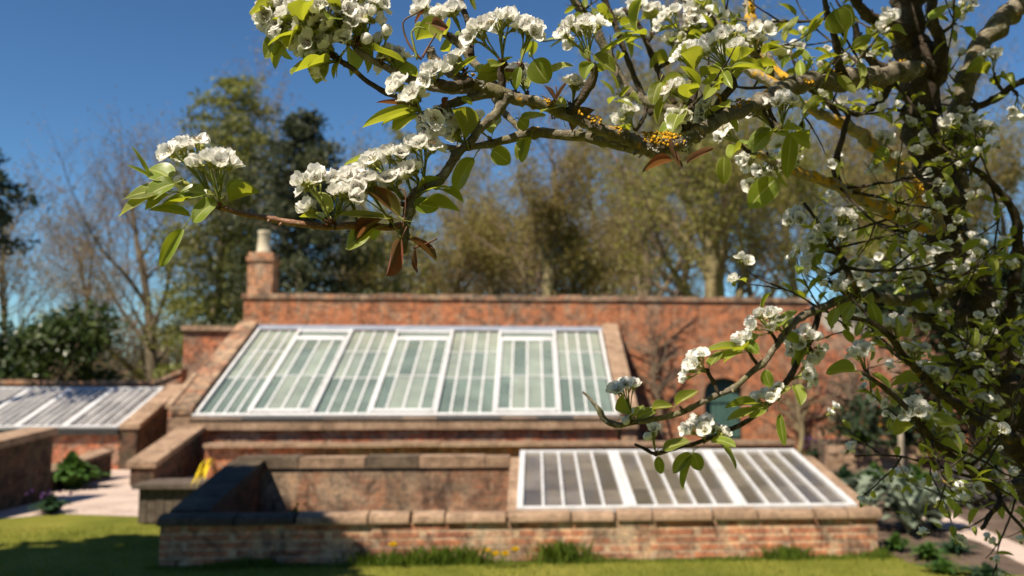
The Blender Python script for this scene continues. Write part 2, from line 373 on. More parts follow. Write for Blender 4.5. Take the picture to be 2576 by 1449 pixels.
b = MB(); bar(b, gu0 - .06, gu1 + .06, .985, 1.0, .03, .09); bar(b, gu0 - .06, gu1 + .06, .955, .984, .05, .07); b.build('flashing', M['lead'], gh)
b = MB(); bar(b, gu0 - .06, gu1 + .06, -.022, -.002, -.05, .05); b.build('bottom_rail', M['white_paint'], gh)
b = MB(); bar(b, gu0 - .08, gu1 + .08, -.040, -.024, -.085, -.02); b.build('gutter', M['iron'], gh)
for i in range(7):
    a0, a1 = edges[i], edges[i + 1]
    if i == 0: a0 += .05
    if i == 6: a1 -= .05
    vent = i % 2 == 1
    t1 = .80 if vent else .952
    hb = .055 if vent else 0
    sash = MB()
    nb = 4
    for j in range(1, nb):
        x = a0 + (a1 - a0) * j / nb; bar(sash, x - .020, x + .020, .0, t1, hb - .02, hb + .022)
    fr = MB()
    if vent:
        bar(fr, a0 + .04, a0 + .077, .0, .845, hb - .02, hb + .04); bar(fr, a1 - .077, a1 - .04, .0, .845, hb - .02, hb + .04)
        bar(fr, a0 + .086, a1 - .086, .80, .845, hb - .02, hb + .04); bar(fr, a0 + .086, a1 - .086, .0, .022, hb - .02, hb + .035)
        bar(fr, a0 + .04, a1 - .04, .93, .955, -.02, .05)
    for tt in ((.37,) if vent else (.37, .68)):
        bar(sash, a0 + .005, a1 - .005, tt, tt + .007, hb - .012, hb + .016)
    sashes = sash.build('glazing_bars', M['white_paint'], gh)
    g = MB(); ga, gb = (a0 + .045, a1 - .045) if vent else (a0 + .03, a1 - .03); cuts = [.003, .37, .68, t1 + .01] if not vent else [.003, .37, t1 + .01]
    for j in range(nb):
        for k in range(len(cuts) - 1):
            h0 = hb - .004 + .001 * ((i + j + k) % 3); bar(g, ga + (gb - ga) * j / nb + .002, ga + (gb - ga) * (j + 1) / nb - .002, cuts[k] + .001, cuts[k + 1] - .001, h0, h0 + .003)
    if vent: bar(g, a0 + .03, a1 - .03, .84, .953, -.012, -.008)
    if vent:
        vf = fr.build('vent_sash', M['white_paint'], gh); g.build('glass', M['glass_green'], vf)
    else: g.build('glass', M['glass_green'], gh)
for i, x in enumerate([gu0 + .02] + heavy + [gu1 - .02]):
    b = MB(); bar(b, x - .031, x + .031, -.001, .954, -.05, .075); b.build('rafter', M['white_paint'], gh)
# what shows through its glass: whitewashed back wall, bench, pots and foliage
b = MB(); b.box(gu0 - .08, gu1 + .08, VB - .06, VB - .024, 0, zGt - .15); b.build('back_wall', M['whitewash'], gh)
b = MB(); b.box(gu0 - .05, gu1 + .05, VF + .45, VF + 1.35, .72, .78)
for i in range(8):
    u = gu0 + gw * (i + .5) / 8; b.box(u - .04, u + .04, VF + .6, VF + .7, 0, .718)
b.build('bench', M['wood_pale'], gh)
rng = random.Random(21)
for i in range(9):
    u = gu0 + gw * (i + rng.uniform(.3, .7)) / 9; v = VF + rng.uniform(.65, 1.15)
    b = MB(); c0 = L(u, v, .784); b.tube([c0, c0 + Vector((0, 0, .17)), c0 + Vector((0, 0, .20))], [.09, .125, .13], 12)
    ob = b.build('flowerpot', M['terracotta'], origin=tuple(c0))
    tag(ob, 'terracotta pot of leaves on the bench inside the greenhouse', 'pot', 'pots on the greenhouse bench')
    b = MB()
    for k in range(60):
        d = Vector((rng.gauss(0, 1), rng.gauss(0, 1), rng.uniform(.1, 1.4))).normalized() * rng.uniform(.05, .3)
        p = c0 + Vector((0, 0, .2)) + d; s_ = rng.uniform(.03, .06); e = Vector((rng.gauss(0, 1), rng.gauss(0, 1), rng.gauss(0, .6))).normalized() * s_; f2 = e.cross(d).normalized() * s_ * .6
        b.add([p - e, p + f2, p + e, p - f2], [(0, 1, 2, 3)])
    b.build('foliage', M['plant_green'], ob)

# ---- brick pits
def pit_sidewall(b, u0, u1, v0, v1, z0, z1, m=0): b.box(u0, u1, v0, v1, 0, z0, m, z1b=z1)
def bullnose(b, u0, u1, v0, v1, z, h, m=0):                  # rounded stone coping lying along u
    n = 9; prof = []
    for i in range(n):
        a = math.pi * i / (n - 1); prof.append(((v0 + v1) / 2 - (v1 - v0) / 2 * math.cos(a), z + h * (.35 + .65 * math.sin(a)) if 0 < i < n - 1 else z + h * .2))
    prof = [(v0, z)] + prof + [(v1, z)]; k = len(prof)
    vs_ = [L(u0, v, zz) for v, zz in prof] + [L(u1, v, zz) for v, zz in prof]
    b.add(vs_, [(i, i + k, (i + 1) % k + k, (i + 1) % k) for i in range(k)] + [tuple(range(k)), tuple(range(k, 2 * k))[::-1]], m)
# the long front pit
V0, V1 = 9.25, 11.8
p0, p1 = Uu(402, 1340, V0), Uu(2208, 1350, V0)
zf = Uz(1300, 1313, V0); zft = Uz(1300, 1286, V0 + .1); zb = Uz(900, 1146, V1 - .15)
pit = empty('brick_pit', L(p0, V0, 0), 'long low brick pit with rounded stone coping beside the lawn, its right half glazed', 'brick pit')
b = MB(); b.box(p0, p1, V0, V0 + .3, 0, zf); b.build('front_wall', M['brick_front'], pit, boxuv=True)
b = MB(); b.box(p0, p1, V1 - .3, V1, 0, zb - .14); b.build('back_wall', M['brick_weathered'], pit, boxuv=True)
b = MB(); pit_sidewall(b, p0 + .003, p0 + .30, V0 + .303, V1 - .303, zf, zb - .13); b.build('side_wall', M['brick_shaded'], pit, boxuv=True)
b = MB(); pit_sidewall(b, p1 - .30, p1 - .003, V0 + .303, V1 - .303, zf, zb - .13); b.build('side_wall', M['brick_weathered'], pit, boxuv=True)
ud = Uu(1291, 1290, V0 + .2)
b = MB(); pit_sidewall(b, ud - .07, ud + .05, V0 + .303, V1 - .303, zft - .02, zb - .02); b.build('partition_wall', M['sandstone'], pit)
rng = random.Random(15); u = p0 - .05
marks = [Uu(x, 1300, V0) for x in (590, 740, 925, 1030, 1118, 1272, 1435, 1545, 1640, 1790, 1905, 2045, 2130)] + [p1 + .05]
for i, e in enumerate(marks):
    b = MB(); gap = .014 if i % 2 else .03
    dz = rng.uniform(-.012, .012); dark = i < 2
    bullnose(b, u + gap, e - .004, V0 - .035 + rng.uniform(-.01, .01), V0 + .29, zf + .002, zft - zf + dz)
    b.build('coping_stone', M['sandstone_shaded' if dark else 'sandstone'], pit); u = e
u = p0
while u < ud - .1:
    e = min(ud - .08, u + rng.uniform(.6, .85)); b = MB()
    b.box(u + .006, e - .006, V1 - .33, V1 + .04, zb - .138 + rng.uniform(0, .004), zb + rng.uniform(-.015, .01)); b.build('coping_stone', M[rng.choice(['sandstone', 'sandstone_dark', 'sandstone_dark'])], pit); u = e
for side, (ua, ub) in enumerate(((p0 - .04, p0 + .34), (p1 - .33, p1 + .04))):
    for i in range(4):
        t0, t1 = i / 4, (i + 1) / 4 - .005; va, vb = V0 + .335, V1 - .335
        zz = lambda t: zf + (zb - .13 - zf) * t + .003
        b = MB(); b.box(ua, ub, va + (vb - va) * t0, va + (vb - va) * t1, zz(t0), zz(t0) + .10, z0b=zz(t1), z1b=zz(t1) + .10)
        b.build('coping_stone', M['sandstone_shaded' if side == 0 else 'sandstone'], pit)
b = MB(); b.box(p0 + .303, p1 - .303, V0 + .303, V1 - .303, 0, .16); b.build('soil', M['soil'], pit)
# three glazed lights lying on it
def light_frame(name, label, group, u0, u1, v0, v1, z0, z1, nbars, wide, glass, us=None):
    """a sash lying on a slope; us = (u at the top left, top right) when it is not square"""
    s_ = (z1 - z0) / (v1 - v0); n = Vector((0, -s_, 1)).normalized(); T0, T1 = us or (u0, u1)
    def Q(a, t, h): return L((u0 + (u1 - u0) * a) * (1 - t) + (T0 + (T1 - T0) * a) * t, v0 + (v1 - v0) * t, z0 + (z1 - z0) * t) + n * h
    def br(b, a0, a1, t0, t1, h0, h1):
        b.hexa([Q(a0, t0, h0), Q(a1, t0, h0), Q(a1, t1, h0), Q(a0, t1, h0), Q(a0, t0, h1), Q(a1, t0, h1), Q(a1, t1, h1), Q(a0, t1, h1)])
    root = empty(name, Q(0, 0, 0), label, 'cold frame light', group)
    wa = wide / (u1 - u0); wt = wide * 1.05 / (v1 - v0)
    b = MB(); br(b, .002, wa, 0, 1, 0, .055); br(b, 1 - wa, .998, 0, 1, 0, .055); br(b, wa + .0005, 1 - wa - .0005, 0, wt, 0, .052); br(b, wa + .0005, 1 - wa - .0005, 1 - wt, 1, 0, .052)
    b.build('frame', M['white_paint'], root)
    for j in range(1, nbars + 1):
        a = wa + (1 - 2 * wa) * j / (nbars + 1); h = .0125 / (u1 - u0)
        b = MB(); br(b, a - h, a + h, wt * .4, 1 - wt - .001, .012, .056 if j % 2 else .0555); b.build('glazing_bar', M['white_paint'], root)
    g = MB(); rng = random.Random(int(u0 * 100)); cuts = [wt, .32 + rng.uniform(-.02, .02), .63 + rng.uniform(-.02, .02), 1 - wt]
    for j in range(3):
        for q in range(nbars + 1): br(g, wa + (1 - 2 * wa) * q / (nbars + 1) + .001, wa + (1 - 2 * wa) * (q + 1) / (nbars + 1) - .001, cuts[j], cuts[j + 1] + .008, .020 + .002 * j, .0215 + .002 * j)
    g.build('glass', M[glass], root)
    return root
cx_b = [Uu(x, 1278, V0 + .15) for x in (1299, 1588, 1868, 2157)]; cx_t = [Uu(x, 1132, V1 - .1) for x in (1308, 1540, 1775, 1996)]
zl0, zl1 = Uz(1730, 1279, V0 + .15) - .03, Uz(1650, 1131, V1 - .1) - .05
lab = ['white cold frame light nearest the bare middle of the long brick pit', 'white cold frame light between the two others on the long brick pit', 'white cold frame light beside the silvery cardoon, on the long brick pit']
for i in range(3):
    light_frame('cold_frame_light', lab[i], 'white lights on the long brick pit', cx_b[i], cx_b[i + 1], V0 + .15, V1 - .1, zl0, zl1, 4, .065, 'glass_grey', (cx_t[i], cx_t[i + 1]))

# ---- lower bench-wall in front of the greenhouse and its wing
VW = 18.1
w0, w1 = Uu(516, 1112, VW), Uu(2000, 1112, VW); zw = Uz(900, 1114, VW)
lw = empty('low_wall', L(w0, VW, 0), 'low red brick wall with thin stone ledge running along the front of the greenhouse', 'wall')
b = MB(); b.box(w0, w1, VW + .03, VW + .3, 0, zw - .08); b.build('wall_face', M['brick_orange'], lw, boxuv=True)
b = MB(); coping_run(b, w0, w1, VW - .10, VW + .34, zw - .078, .075, 1.2, random.Random(3)); b.build('ledge', M['sandstone'], lw)
b = MB(); b.box(w0, w1, VW + .345, VF - .025, 0, zw - .06); b.build('soil_fill', M['soil'], lw)
u1_ = Uu(512, 1070, VF - .1); zz1 = Uz(510, 1072, VF - .15); v_ = 16.9; zz0 = Uz(405, 1162, v_)
wing = empty('sloping_wall', L(u1_ - .3, v_, 0), 'short sloping brick wall stepping down from the greenhouse corner to the wooden chest', 'wall', 'sloping side walls of the pits')
b = MB(); b.box(u1_ - .4, u1_, v_, VF - .16, 0, zz0 - .1, z1b=zz1 - .1); b.build('wall_face', M['brick_shaded'], wing, boxuv=True)
b = MB(); b.box(u1_ - .46, u1_ + .05, v_ - .05, VF - .165, zz0 - .098, zz0, z0b=zz1 - .098, z1b=zz1); b.build('coping', M['sandstone'], wing)

# ---- left glazed pit
VL, VLb = 20.3, 22.6
lu1 = Uu(302, 1078, VL); zl = Uz(200, 1076, VL); zlb = Uz(300, 976, VLb); lu0 = lu1 - 6.2
p2 = empty('brick_pit', L(lu1, VL, 0), 'brick pit under a sloping white glazed roof left of the greenhouse', 'brick pit')
b = MB(); b.box(lu0, lu1, VL + .02, VL + .3, 0, zl - .12); b.build('front_wall', M['brick_red'], p2, boxuv=True)
b = MB(); b.box(lu1 + .003, lu1 + .36, VL - .02, VLb + .2, 0, zl - .03, z1b=zlb - .02); b.build('side_wall', M['brick_shaded'], p2, boxuv=True)
b = MB(); b.box(lu1 + .012, lu1 + .42, VL - .06, VLb + .2, zl - .026, zl + .07, z0b=zlb - .016, z1b=zlb + .09); b.build('coping', M['sandstone'], p2)
b = MB(); b.box(lu0, lu1 - .002, VL - .09, VL + .015, zl - .15, zl - .03); b.build('gutter', M['iron'], p2)
b = MB(); b.box(lu0, lu1, VLb + .06, VLb + .08, 0, zlb - .06); b.build('back_lining', M['whitewash'], p2)
lx_t = [Uu(x, 976, VLb) for x in (405, 283, 176, 73, -30, -133)]
lx_b = [lu1 - .02 - (lx_t[0] - x) for x in lx_t]
ll = ['white glazed light touching the sloping side wall of the left pit', 'white glazed light second from the sloping side wall of the left pit', 'white glazed light third from the sloping side wall of the left pit', 'white glazed light fourth from the side wall, at the photo edge']
for i in range(4):
    light_frame('cold_frame_light', ll[i], 'white lights on the left pit', lx_b[i + 1], lx_b[i], VL - .04, VLb + .02, zl - .02, zlb - .03, 4, .06, 'glass_pale')
# wall behind it, climbing to the greenhouse block
VLw = 22.95; wz = Uz(200, 957, VLw); ux = Uu(385, 965, VLw); ux2 = Uu(458, 930, VLw); wz2 = Uz(455, 928, VLw)
bw = empty('boundary_wall', L(ux, VLw, 0), 'weathered brick wall behind the left glazed pit, ramping up to the greenhouse', 'wall')
b = MB(); b.box(lu0 - 6, ux, VLw, VLw + .35, 0, wz - .1); b.hexa([L(ux, VLw, 0), L(ux2, VLw, 0), L(ux2, VLw + .35, 0), L(ux, VLw + .35, 0), L(ux, VLw, wz - .1), L(ux2, VLw, wz2 - .1), L(ux2, VLw + .35, wz2 - .1), L(ux, VLw + .35, wz - .1)])
b.build('wall_face', M['brick_red'], bw, boxuv=True)
b = MB(); coping_run(b, lu0 - 6, ux - .01, VLw - .05, VLw + .4, wz - .097, .1, .45, random.Random(5))
b.hexa([L(ux, VLw - .05, wz - .097), L(ux2, VLw - .05, wz2 - .097), L(ux2, VLw + .4, wz2 - .097), L(ux, VLw + .4, wz - .097), L(ux, VLw - .05, wz), L(ux2, VLw - .05, wz2), L(ux2, VLw + .4, wz2), L(ux, VLw + .4, wz)])
b.build('coping', M['brick_weathered'], bw, boxuv=True)
# buttress at the greenhouse corner
bu0, bu1 = Uu(432, 1040, VF - .1), Uu(497, 1040, VF - .1)
bt = empty('brick_pier', L(bu0, VF, 0), 'stout red brick pier at the bottom left corner of the greenhouse', 'pier')
b = MB(); b.box(bu0, gu0 - .56, VF - .02, VF + 1.4, 0, Uz(460, 1040, VF) + .1, z1b=Uz(450, 945, VF + 1.4)); b.build('pier_face', M['brick_red'], bt, boxuv=True)
b = MB(); b.box(bu0 - .03, gu0 - .61, VF - .05, VF + 1.4, Uz(460, 1040, VF) + .103, Uz(460, 1040, VF) + .17, z0b=Uz(450, 945, VF + 1.4) + .003, z1b=Uz(450, 945, VF + 1.4) + .07); b.build('coping', M['sandstone'], bt)

# ---- unglazed pit at the far left
sx = Uu(135, 1080, 14.9); sz1 = Uz(135, 1077, 14.9)
p3 = empty('brick_pit', L(sx, 12, 0), 'unglazed brick pit with dark sloping side wall at the left, green plants growing inside', 'brick pit')
b = MB(); b.box(sx - .36, sx, 11.2, 14.9, 0, sz1 - .42, z1b=sz1 - .1); b.build('side_wall', M['brick_shaded'], p3, boxuv=True)
b = MB(); b.box(sx - .42, sx + .04, 11.1, 14.95, sz1 - .417, sz1 - .3, z0b=sz1 - .097, z1b=sz1 + .01); b.build('coping', M['sandstone'], p3)
b = MB(); b.box(sx - 5, sx - .363, 14.6, 14.9, 0, sz1 - .15); b.build('back_wall', M['brick_weathered'], p3, boxuv=True)
hx, hz = Uu(270, 1133, 18.2), Uz(270, 1133, 18.2)
p4 = empty('sloping_wall', L(hx, 16, 0), 'low sloping brick wall along the left edge of the pink path', 'wall', 'sloping side walls of the pits')
b = MB(); b.box(hx - .28, hx, 14.95, 18.4, 0, .16, z1b=hz - .06); b.build('wall_face', M['brick_shaded'], p4, boxuv=True)
b = MB(); b.box(hx - .31, hx + .03, 14.95, 18.45, .163, .22, z0b=hz - .057, z1b=hz); b.build('coping', M['sandstone'], p4)

# ---- wooden chest
c0, c1 = Uu(348, 1260, 12.1), Uu(500, 1260, 12.1); cz = Uz(420, 1214, 12.1)
chest = empty('wooden_chest', L(c0, 12.1, 0), 'low weathered wooden chest with overhanging lid where the path meets the lawn', 'chest')
b = MB(); n = 7
for i in range(n):
    a, e = c0 + (c1 - c0) * i / n, c0 + (c1 - c0) * (i + 1) / n; b.box(a + .004, e - .004, 12.1 + (i % 2) * .004, 12.14, .02, cz - .075)
b.box(c0 + .01, c0 + .05, 12.142, 12.72, .02, cz - .075); b.box(c1 - .05, c1 - .01, 12.142, 12.72, .02, cz - .075); b.box(c0 + .01, c1 - .01, 12.722, 12.76, .02, cz - .075)
b.build('chest_body', M['wood_grey'], chest)
b = MB()
for i in range(3): b.box(c0 - .06, c1 + .06, 12.02 + i * .275, 12.29 + i * .275, cz - .072, cz - .015 + (i % 2) * .004)
b.build('lid', M['wood_grey'], chest)
# ================================================================= background trees and shrubs
def rdir(rng): 
    while True:
        v = Vector((rng.uniform(-1, 1), rng.uniform(-1, 1), rng.uniform(-1, 1)))
        if .05 < v.length < 1: return v.normalized()
def card(mb, p, s, rng, asp=.6, m=0, n=None):
    e = rdir(rng); f = (n if n is not None else rdir(rng)).cross(e)
    if f.length < .1: f = e.orthogonal()
    f = f.normalized() * s * asp; e = e * s
    mb.add([p - e, p + f - e * .2, p + e, p - f - e * .1], [(0, 1, 2, 3)], m)
def limb(mbs, rng, p, d, ln, r, lev, maxlev, kids, spread, up, tips, shrink=.62, wob=.25, first=.25, split=2):
    """recursive branching; mbs[0] collects thick wood, mbs[1] twigs; tips gets twig ends"""
    n = 5 if lev < 2 else 3; pts = [p.copy()]; dd = d.normalized()
    for i in range(n):
        dd = (dd + rdir(rng) * wob * (.6 if lev == 0 else 1) + Vector((0, 0, up * .12))).normalized(); pts.append(pts[-1] + dd * ln / n)
    r1 = r * (.45 if lev == 0 else .35)
    rad = [r + (r1 - r) * i / n for i in range(n + 1)]
    (mbs[0] if lev < split else mbs[1]).tube(pts, rad, 8 if lev == 0 else (5 if lev == 1 else 3), cap=False)
    if lev >= maxlev: tips.append((pts[-1], dd)); tips.append((pts[n // 2], dd)); return
    k = kids[lev] if lev < len(kids) else kids[-1]
    for j in range(k):
        t = first + (1 - first) * (j + rng.random()) / k if lev == 0 else .25 + .75 * (j + rng.random()) / k
        x = t * n; i = min(n - 1, int(x)); q = pts[i].lerp(pts[i + 1], x - i); td = (pts[i + 1] - pts[i]).normalized()
        ax = rdir(rng); side = (ax - td * ax.dot(td)).normalized(); a = spread * rng.uniform(.7, 1.25)
        nd = td * math.cos(a) + side * math.sin(a)
        limb(mbs, rng, q, nd, ln * shrink * rng.uniform(.7, 1.15) * (1.15 - .5 * t if lev == 0 else 1), max(.006, rad[i] * rng.uniform(.42, .6)), lev + 1, maxlev, kids, spread, up, tips, shrink, wob, first, split)
    limb(mbs, rng, pts[-1], dd, ln * .55, r1, lev + 1, maxlev, kids, spread, up, tips, shrink, wob, first, split)
def broadleaf(name, label, x, y, h, r, seed, kids=(8, 6, 5, 4), spread=.75, up=.5, bark='bark_far', leaf=None, nleaf=2, ls=.14, lean=(0, 0), shrink=.6, trunk=.62, first=.3, maxlev=4, group='trees beyond the garden wall', twig='twig_far', scat=.35):
    rng = random.Random(seed); mbs = [MB(), MB()]; tips = []; b0 = Vector((x, y, -.05))
    limb(mbs, rng, b0, Vector((lean[0], lean[1], 1)), h * trunk, r, 0, maxlev, kids, spread, up, tips, shrink, .16, first)
    root = empty(name, b0, label, 'tree', group)
    mbs[0].build('trunk', M[bark], root)
    if mbs[1].v: mbs[1].build('twigs', M[twig], root)
    if leaf:
        b = MB()
        for p, d in tips:
            for _ in range(nleaf): card(b, p + rdir(rng) * rng.uniform(0, scat), ls * rng.uniform(.6, 1.3), rng)
        b.build('crown', M[leaf], root)
    return root
def conifer(name, label, x, y, h, prof, seed, leaf, n, ls, r=.28, lean=(0, 0), bark='bark_far', clump=.7, group='trees beyond the garden wall', asp=.35, nb=60):
    """prof: list of (height share, half width); clumped needle sprays along real branches"""
    rng = random.Random(seed); b0 = Vector((x, y, -.05)); top = b0 + Vector((lean[0], lean[1], h))
    root = empty(name, b0, label, 'tree', group)
    tk = MB(); ax = [b0.lerp(top, i / 8) + Vector((rng.gauss(0, .06), rng.gauss(0, .06), 0)) * (0 < i < 8) for i in range(9)]
    tk.tube(ax, [r * (1 - i / 8.6) for i in range(9)], 8); fol = MB()
    def wid(t):
        for (a, wa), (c, wc) in zip(prof, prof[1:]):
            if a <= t <= c: return wa + (wc - wa) * (t - a) / (c - a)
        return prof[-1][1]
    t0 = prof[0][0]; per = max(1, n // nb)
    for i in range(nb):
        t = t0 + (1 - t0) * ((i + rng.random()) / nb); p = b0.lerp(top, t); a = i * 2.4 + rng.uniform(-.5, .5)
        w = max(.3, wid(t) * rng.uniform(.55, 1.15)); tip = p + Vector((math.cos(a) * w, math.sin(a) * w, rng.uniform(-.15, .25) * w))
        tk.tube([p, p.lerp(tip, .5) + Vector((0, 0, .06 * w)), tip], [.05, .035, .015], 4, cap=False)
        for k in range(max(1, int(per * (.35 + w / max(q[1] for q in prof))))):
            s = rng.random() ** .6; c = p.lerp(tip, s) + Vector((rng.gauss(0, 1), rng.gauss(0, 1), rng.gauss(0, .55))) * clump * (.25 + .3 * w / 3)
            card(fol, c, ls * rng.uniform(.6, 1.4), rng, asp)
    tk.build('trunk', M[bark], root); fol.build('crown', M[leaf], root); return root
def tx(px, y): return (px - CXP) / F * y * 1.0
def th(py, y): return Uz2(py, y)
def Uz2(py, y): r = ray(CXP, py); return ZC + r.z / r.y * y

conifer('larch_tree', 'tall yellow green conifer with ragged top, left of the chimney', tx(515, 40), 40, Uz2(195, 40), [(.12, 2.2), (.40, 3.0), (.60, 3.3), (.78, 2.6), (.90, 1.9), (1, .8)], 3, 'larch', 12500, .15, lean=(1.1, 0), nb=70, clump=.85)
conifer('pine_tree', 'dense dark green pine directly behind the chimney', tx(745, 34), 34, Uz2(285, 34), [(.06, 3.6), (.25, 3.6), (.5, 3.0), (.75, 2.1), (.9, 1.3), (1, .4)], 5, 'pine', 25000, .13, nb=100, clump=.7)
conifer('pine_tree', 'shadowy evergreen standing between the tall yellow conifer and the dark pine', tx(600, 44), 44, Uz2(430, 44), [(.1, 1.7), (.4, 2.0), (.8, 1.3), (1, .3)], 6, 'pine', 7000, .15, nb=70)
broadleaf('bare_tree', 'wide spreading leafless tree forking low, over the left glazed pit', tx(405, 46), 46, 14.0, .34, 12, kids=(9, 7, 6, 4), spread=.85, up=.2, lean=(-.16, 0), first=.16, shrink=.68, leaf='brown_buds', nleaf=1, ls=.07)
broadleaf('bare_tree', 'thin leafless tree with purplish twigs behind the wide bare tree', tx(215, 58), 58, 13.0, .26, 14, kids=(8, 7, 5, 4), spread=.6, up=.5, leaf='brown_buds', nleaf=1, ls=.08)
broadleaf('bare_tree', 'leafless tree with fine twigs at the left photo edge', tx(40, 52), 52, 12.5, .24, 16, kids=(8, 6, 5, 4), spread=.6, up=.5, leaf='brown_buds', nleaf=1, ls=.08)
broadleaf('bare_tree', 'slim bare tree with pale twigs rising above the dark pine', tx(690, 50), 50, 17.5, .22, 18, kids=(10, 6, 5, 3), spread=.45, up=.8, leaf='brown_buds', nleaf=2, ls=.08)
conifer('evergreen_tree', 'olive green rounded tree just right of the dark pine', tx(1000, 38), 38, Uz2(330, 38), [(.15, 2.2), (.5, 2.4), (.8, 1.6), (1, .5)], 9, 'green_buds', 5200, .12, nb=60, clump=.9, bark='bark_green')
rows = [  # px, y, top py, leaf, trunk radius, seed, label
    (900, 46, 330, 'olive_buds', .20, 31, 'thin budding tree between the dark pine and the olive round tree'),
    (1110, 44, 300, 'olive_buds', .22, 32, 'budding tree with hazy brown crown over the greenhouse, nearest the olive round tree'),
    (1235, 52, 270, 'brown_buds', .22, 33, 'brown budding tree over the middle of the greenhouse'),
    (1370, 36, 200, 'olive_buds', .30, 34, 'tree with forked dark trunk standing above the right half of the greenhouse'),
    (1480, 50, 150, 'brown_buds', .24, 35, 'hazy brown budding tree right of the forked trunk'),
    (1600, 42, 20, 'olive_buds', .22, 36, 'tall olive budding tree behind the thick lichen covered pear branch'),
    (1690, 56, 60, 'green_buds', .22, 37, 'yellow green budding tree left of the thick bright trunk'),
    (1800, 34, 0, 'green_buds', .42, 38, 'big tree with thick sunlit trunk above the brick wall'),
    (1925, 50, 160, 'olive_buds', .20, 39, 'budding tree in the sky gap right of the thick sunlit trunk'),
    (2040, 38, 160, 'green_buds', .17, 40, 'slender green budding tree at the step of the brick wall'),
    (2170, 46, 140, 'brown_buds', .20, 41, 'brown budding tree behind the pale lichen covered pear branch'),
    (2310, 40, 180, 'olive_buds', .20, 42, 'budding tree hidden behind the pear trunk'),
    (2440, 50, 150, 'green_buds', .20, 43, 'green budding tree right of the pear trunk'),
    (2570, 42, 200, 'olive_buds', .20, 44, 'budding tree at the right photo edge')]
for px, y, top, lf, r, sd, lb in rows:
    broadleaf('budding_tree', lb, tx(px, y), y, Uz2(top, y), r * 1.3, sd, kids=(9, 6, 5, 3), spread=.62, up=.45, bark='bark_green' if sd in (38, 40, 34) else 'bark_far', leaf=lf, nleaf=6 if px < 1550 else 7, ls=.062, shrink=.56, trunk=.49 if px < 1550 else .58, first=.3, scat=.6)
for i, (px, y, top, lf, lb) in enumerate([
        (960, 62, 420, 'brown_buds', 'low hazy brown tree far behind the olive round tree'), (1060, 66, 440, 'olive_buds', 'far olive tree low over the left part of the greenhouse'), (1175, 64, 420, 'brown_buds', 'far brown tree between the first two budding trees over the greenhouse'),
        (1290, 60, 400, 'olive_buds', 'far olive tree just left of the forked trunk'), (1420, 62, 390, 'brown_buds', 'far brown tree just right of the forked trunk'), (1540, 64, 380, 'olive_buds', 'far olive tree over the right end of the greenhouse'), (1650, 66, 400, 'brown_buds', 'far brown tree left of the sky gap by the thick trunk')]):
    broadleaf('budding_tree', lb, tx(px, y), y, Uz2(top, y), .2, 300 + i, kids=(9, 6, 5, 3), spread=.7, up=.35, leaf=lf, nleaf=4, ls=.07, shrink=.58, trunk=.49, first=.12, scat=.7)
rng = random.Random(77)
for i, (px, y, top, w) in enumerate([(250, 62, 790, 5.5), (380, 66, 800, 5), (480, 60, 770, 4), (120, 70, 770, 6)]):
    b0 = Vector((tx(px, y), y, 0)); root = empty('thicket_bush', b0, ['brown leafless thicket low behind the laurel', 'brown thicket under the fork of the wide bare tree', 'brown thicket beside the greenhouse block', 'farthest brown thicket, at the left behind the laurel'][i], 'bush', 'brown thickets left of the garden')
    h = Uz2(top, y); tw = MB(); lf = MB()
    for k in range(240):
        a = rng.uniform(0, 6.28); r_ = rng.uniform(0, w * .9); p = b0 + Vector((math.cos(a) * r_, math.sin(a) * r_ * .5, 0))
        tip = p + Vector((rng.gauss(0, .6), rng.gauss(0, .6), h * rng.uniform(.6, 1.05) * (1.05 - .35 * (r_ / w) ** 2)))
        tw.tube([p, p.lerp(tip, .5) + rdir(rng) * .2, tip], [.03, .02, .008], 3, cap=False)
        for _ in range(14): card(lf, p.lerp(tip, rng.uniform(.2, 1.0)) + rdir(rng) * .35, .13, rng)
    tw.build('stems', M['twig_far'], root); lf.build('crown', M['brown_buds'], root)
def leafy(name, label, cat, c, rx, ry, h, n, ls, leaf, seed, lumps=16, group=None, asp=.45, stem='bark_far', floor=.1):
    rng = random.Random(seed); root = empty(name, c, label, cat, group); lf = MB(); st = MB(); cs = []
    for i in range(lumps):
        a = rng.uniform(0, 6.28); q = math.sqrt(rng.random()); zz = h * rng.uniform(floor, .86)
        k = math.sqrt(max(.05, 1 - (zz / h) ** 2.2)); cs.append((Vector((math.cos(a) * q * rx * k, math.sin(a) * q * ry * k, zz)), rng.uniform(.22, .42) * min(rx, h)))
    c = Vector(c)
    for p, rr in cs: st.tube([c, c + p * .5 + rdir(rng) * .1 * rr, c + p], [.035 * h / 3, .025 * h / 3, .012 * h / 3], 4, cap=False)
    for i in range(n):
        p, rr = rng.choice(cs); d = rdir(rng); d.z = abs(d.z) if rng.random() < .5 else d.z
        q = c + p + Vector((d.x, d.y, d.z * .75)) * rr * rng.uniform(.55, 1.08)
        if q.z < .02: continue
        card(lf, q, ls * rng.uniform(.7, 1.3), rng, asp, n=(d + rdir(rng) * .9).normalized())
    st.build('stems', M[stem], root); lf.build('crown', M[leaf], root); return root
leafy('laurel_shrub', 'big glossy dark green evergreen shrub behind the left glazed pit', 'shrub', (tx(60, 27), 27, 0), 2.9, 1.8, Uz2(715, 27), 12000, .11, 'laurel', 50, 26)
leafy('laurel_shrub', 'smaller evergreen shrub leaning out to the right of the big glossy one', 'shrub', (tx(215, 28), 28, 0), 1.1, 1.0, Uz2(800, 28), 2600, .10, 'laurel', 51, 12)
leafy('yew_shrub', 'dark evergreen shrub behind the shaded lower branches at the right', 'shrub', (10.1, 20.2, 0), 2.9, 1.4, 5.0, 17000, .13, 'yew', 52, 26, asp=.3)
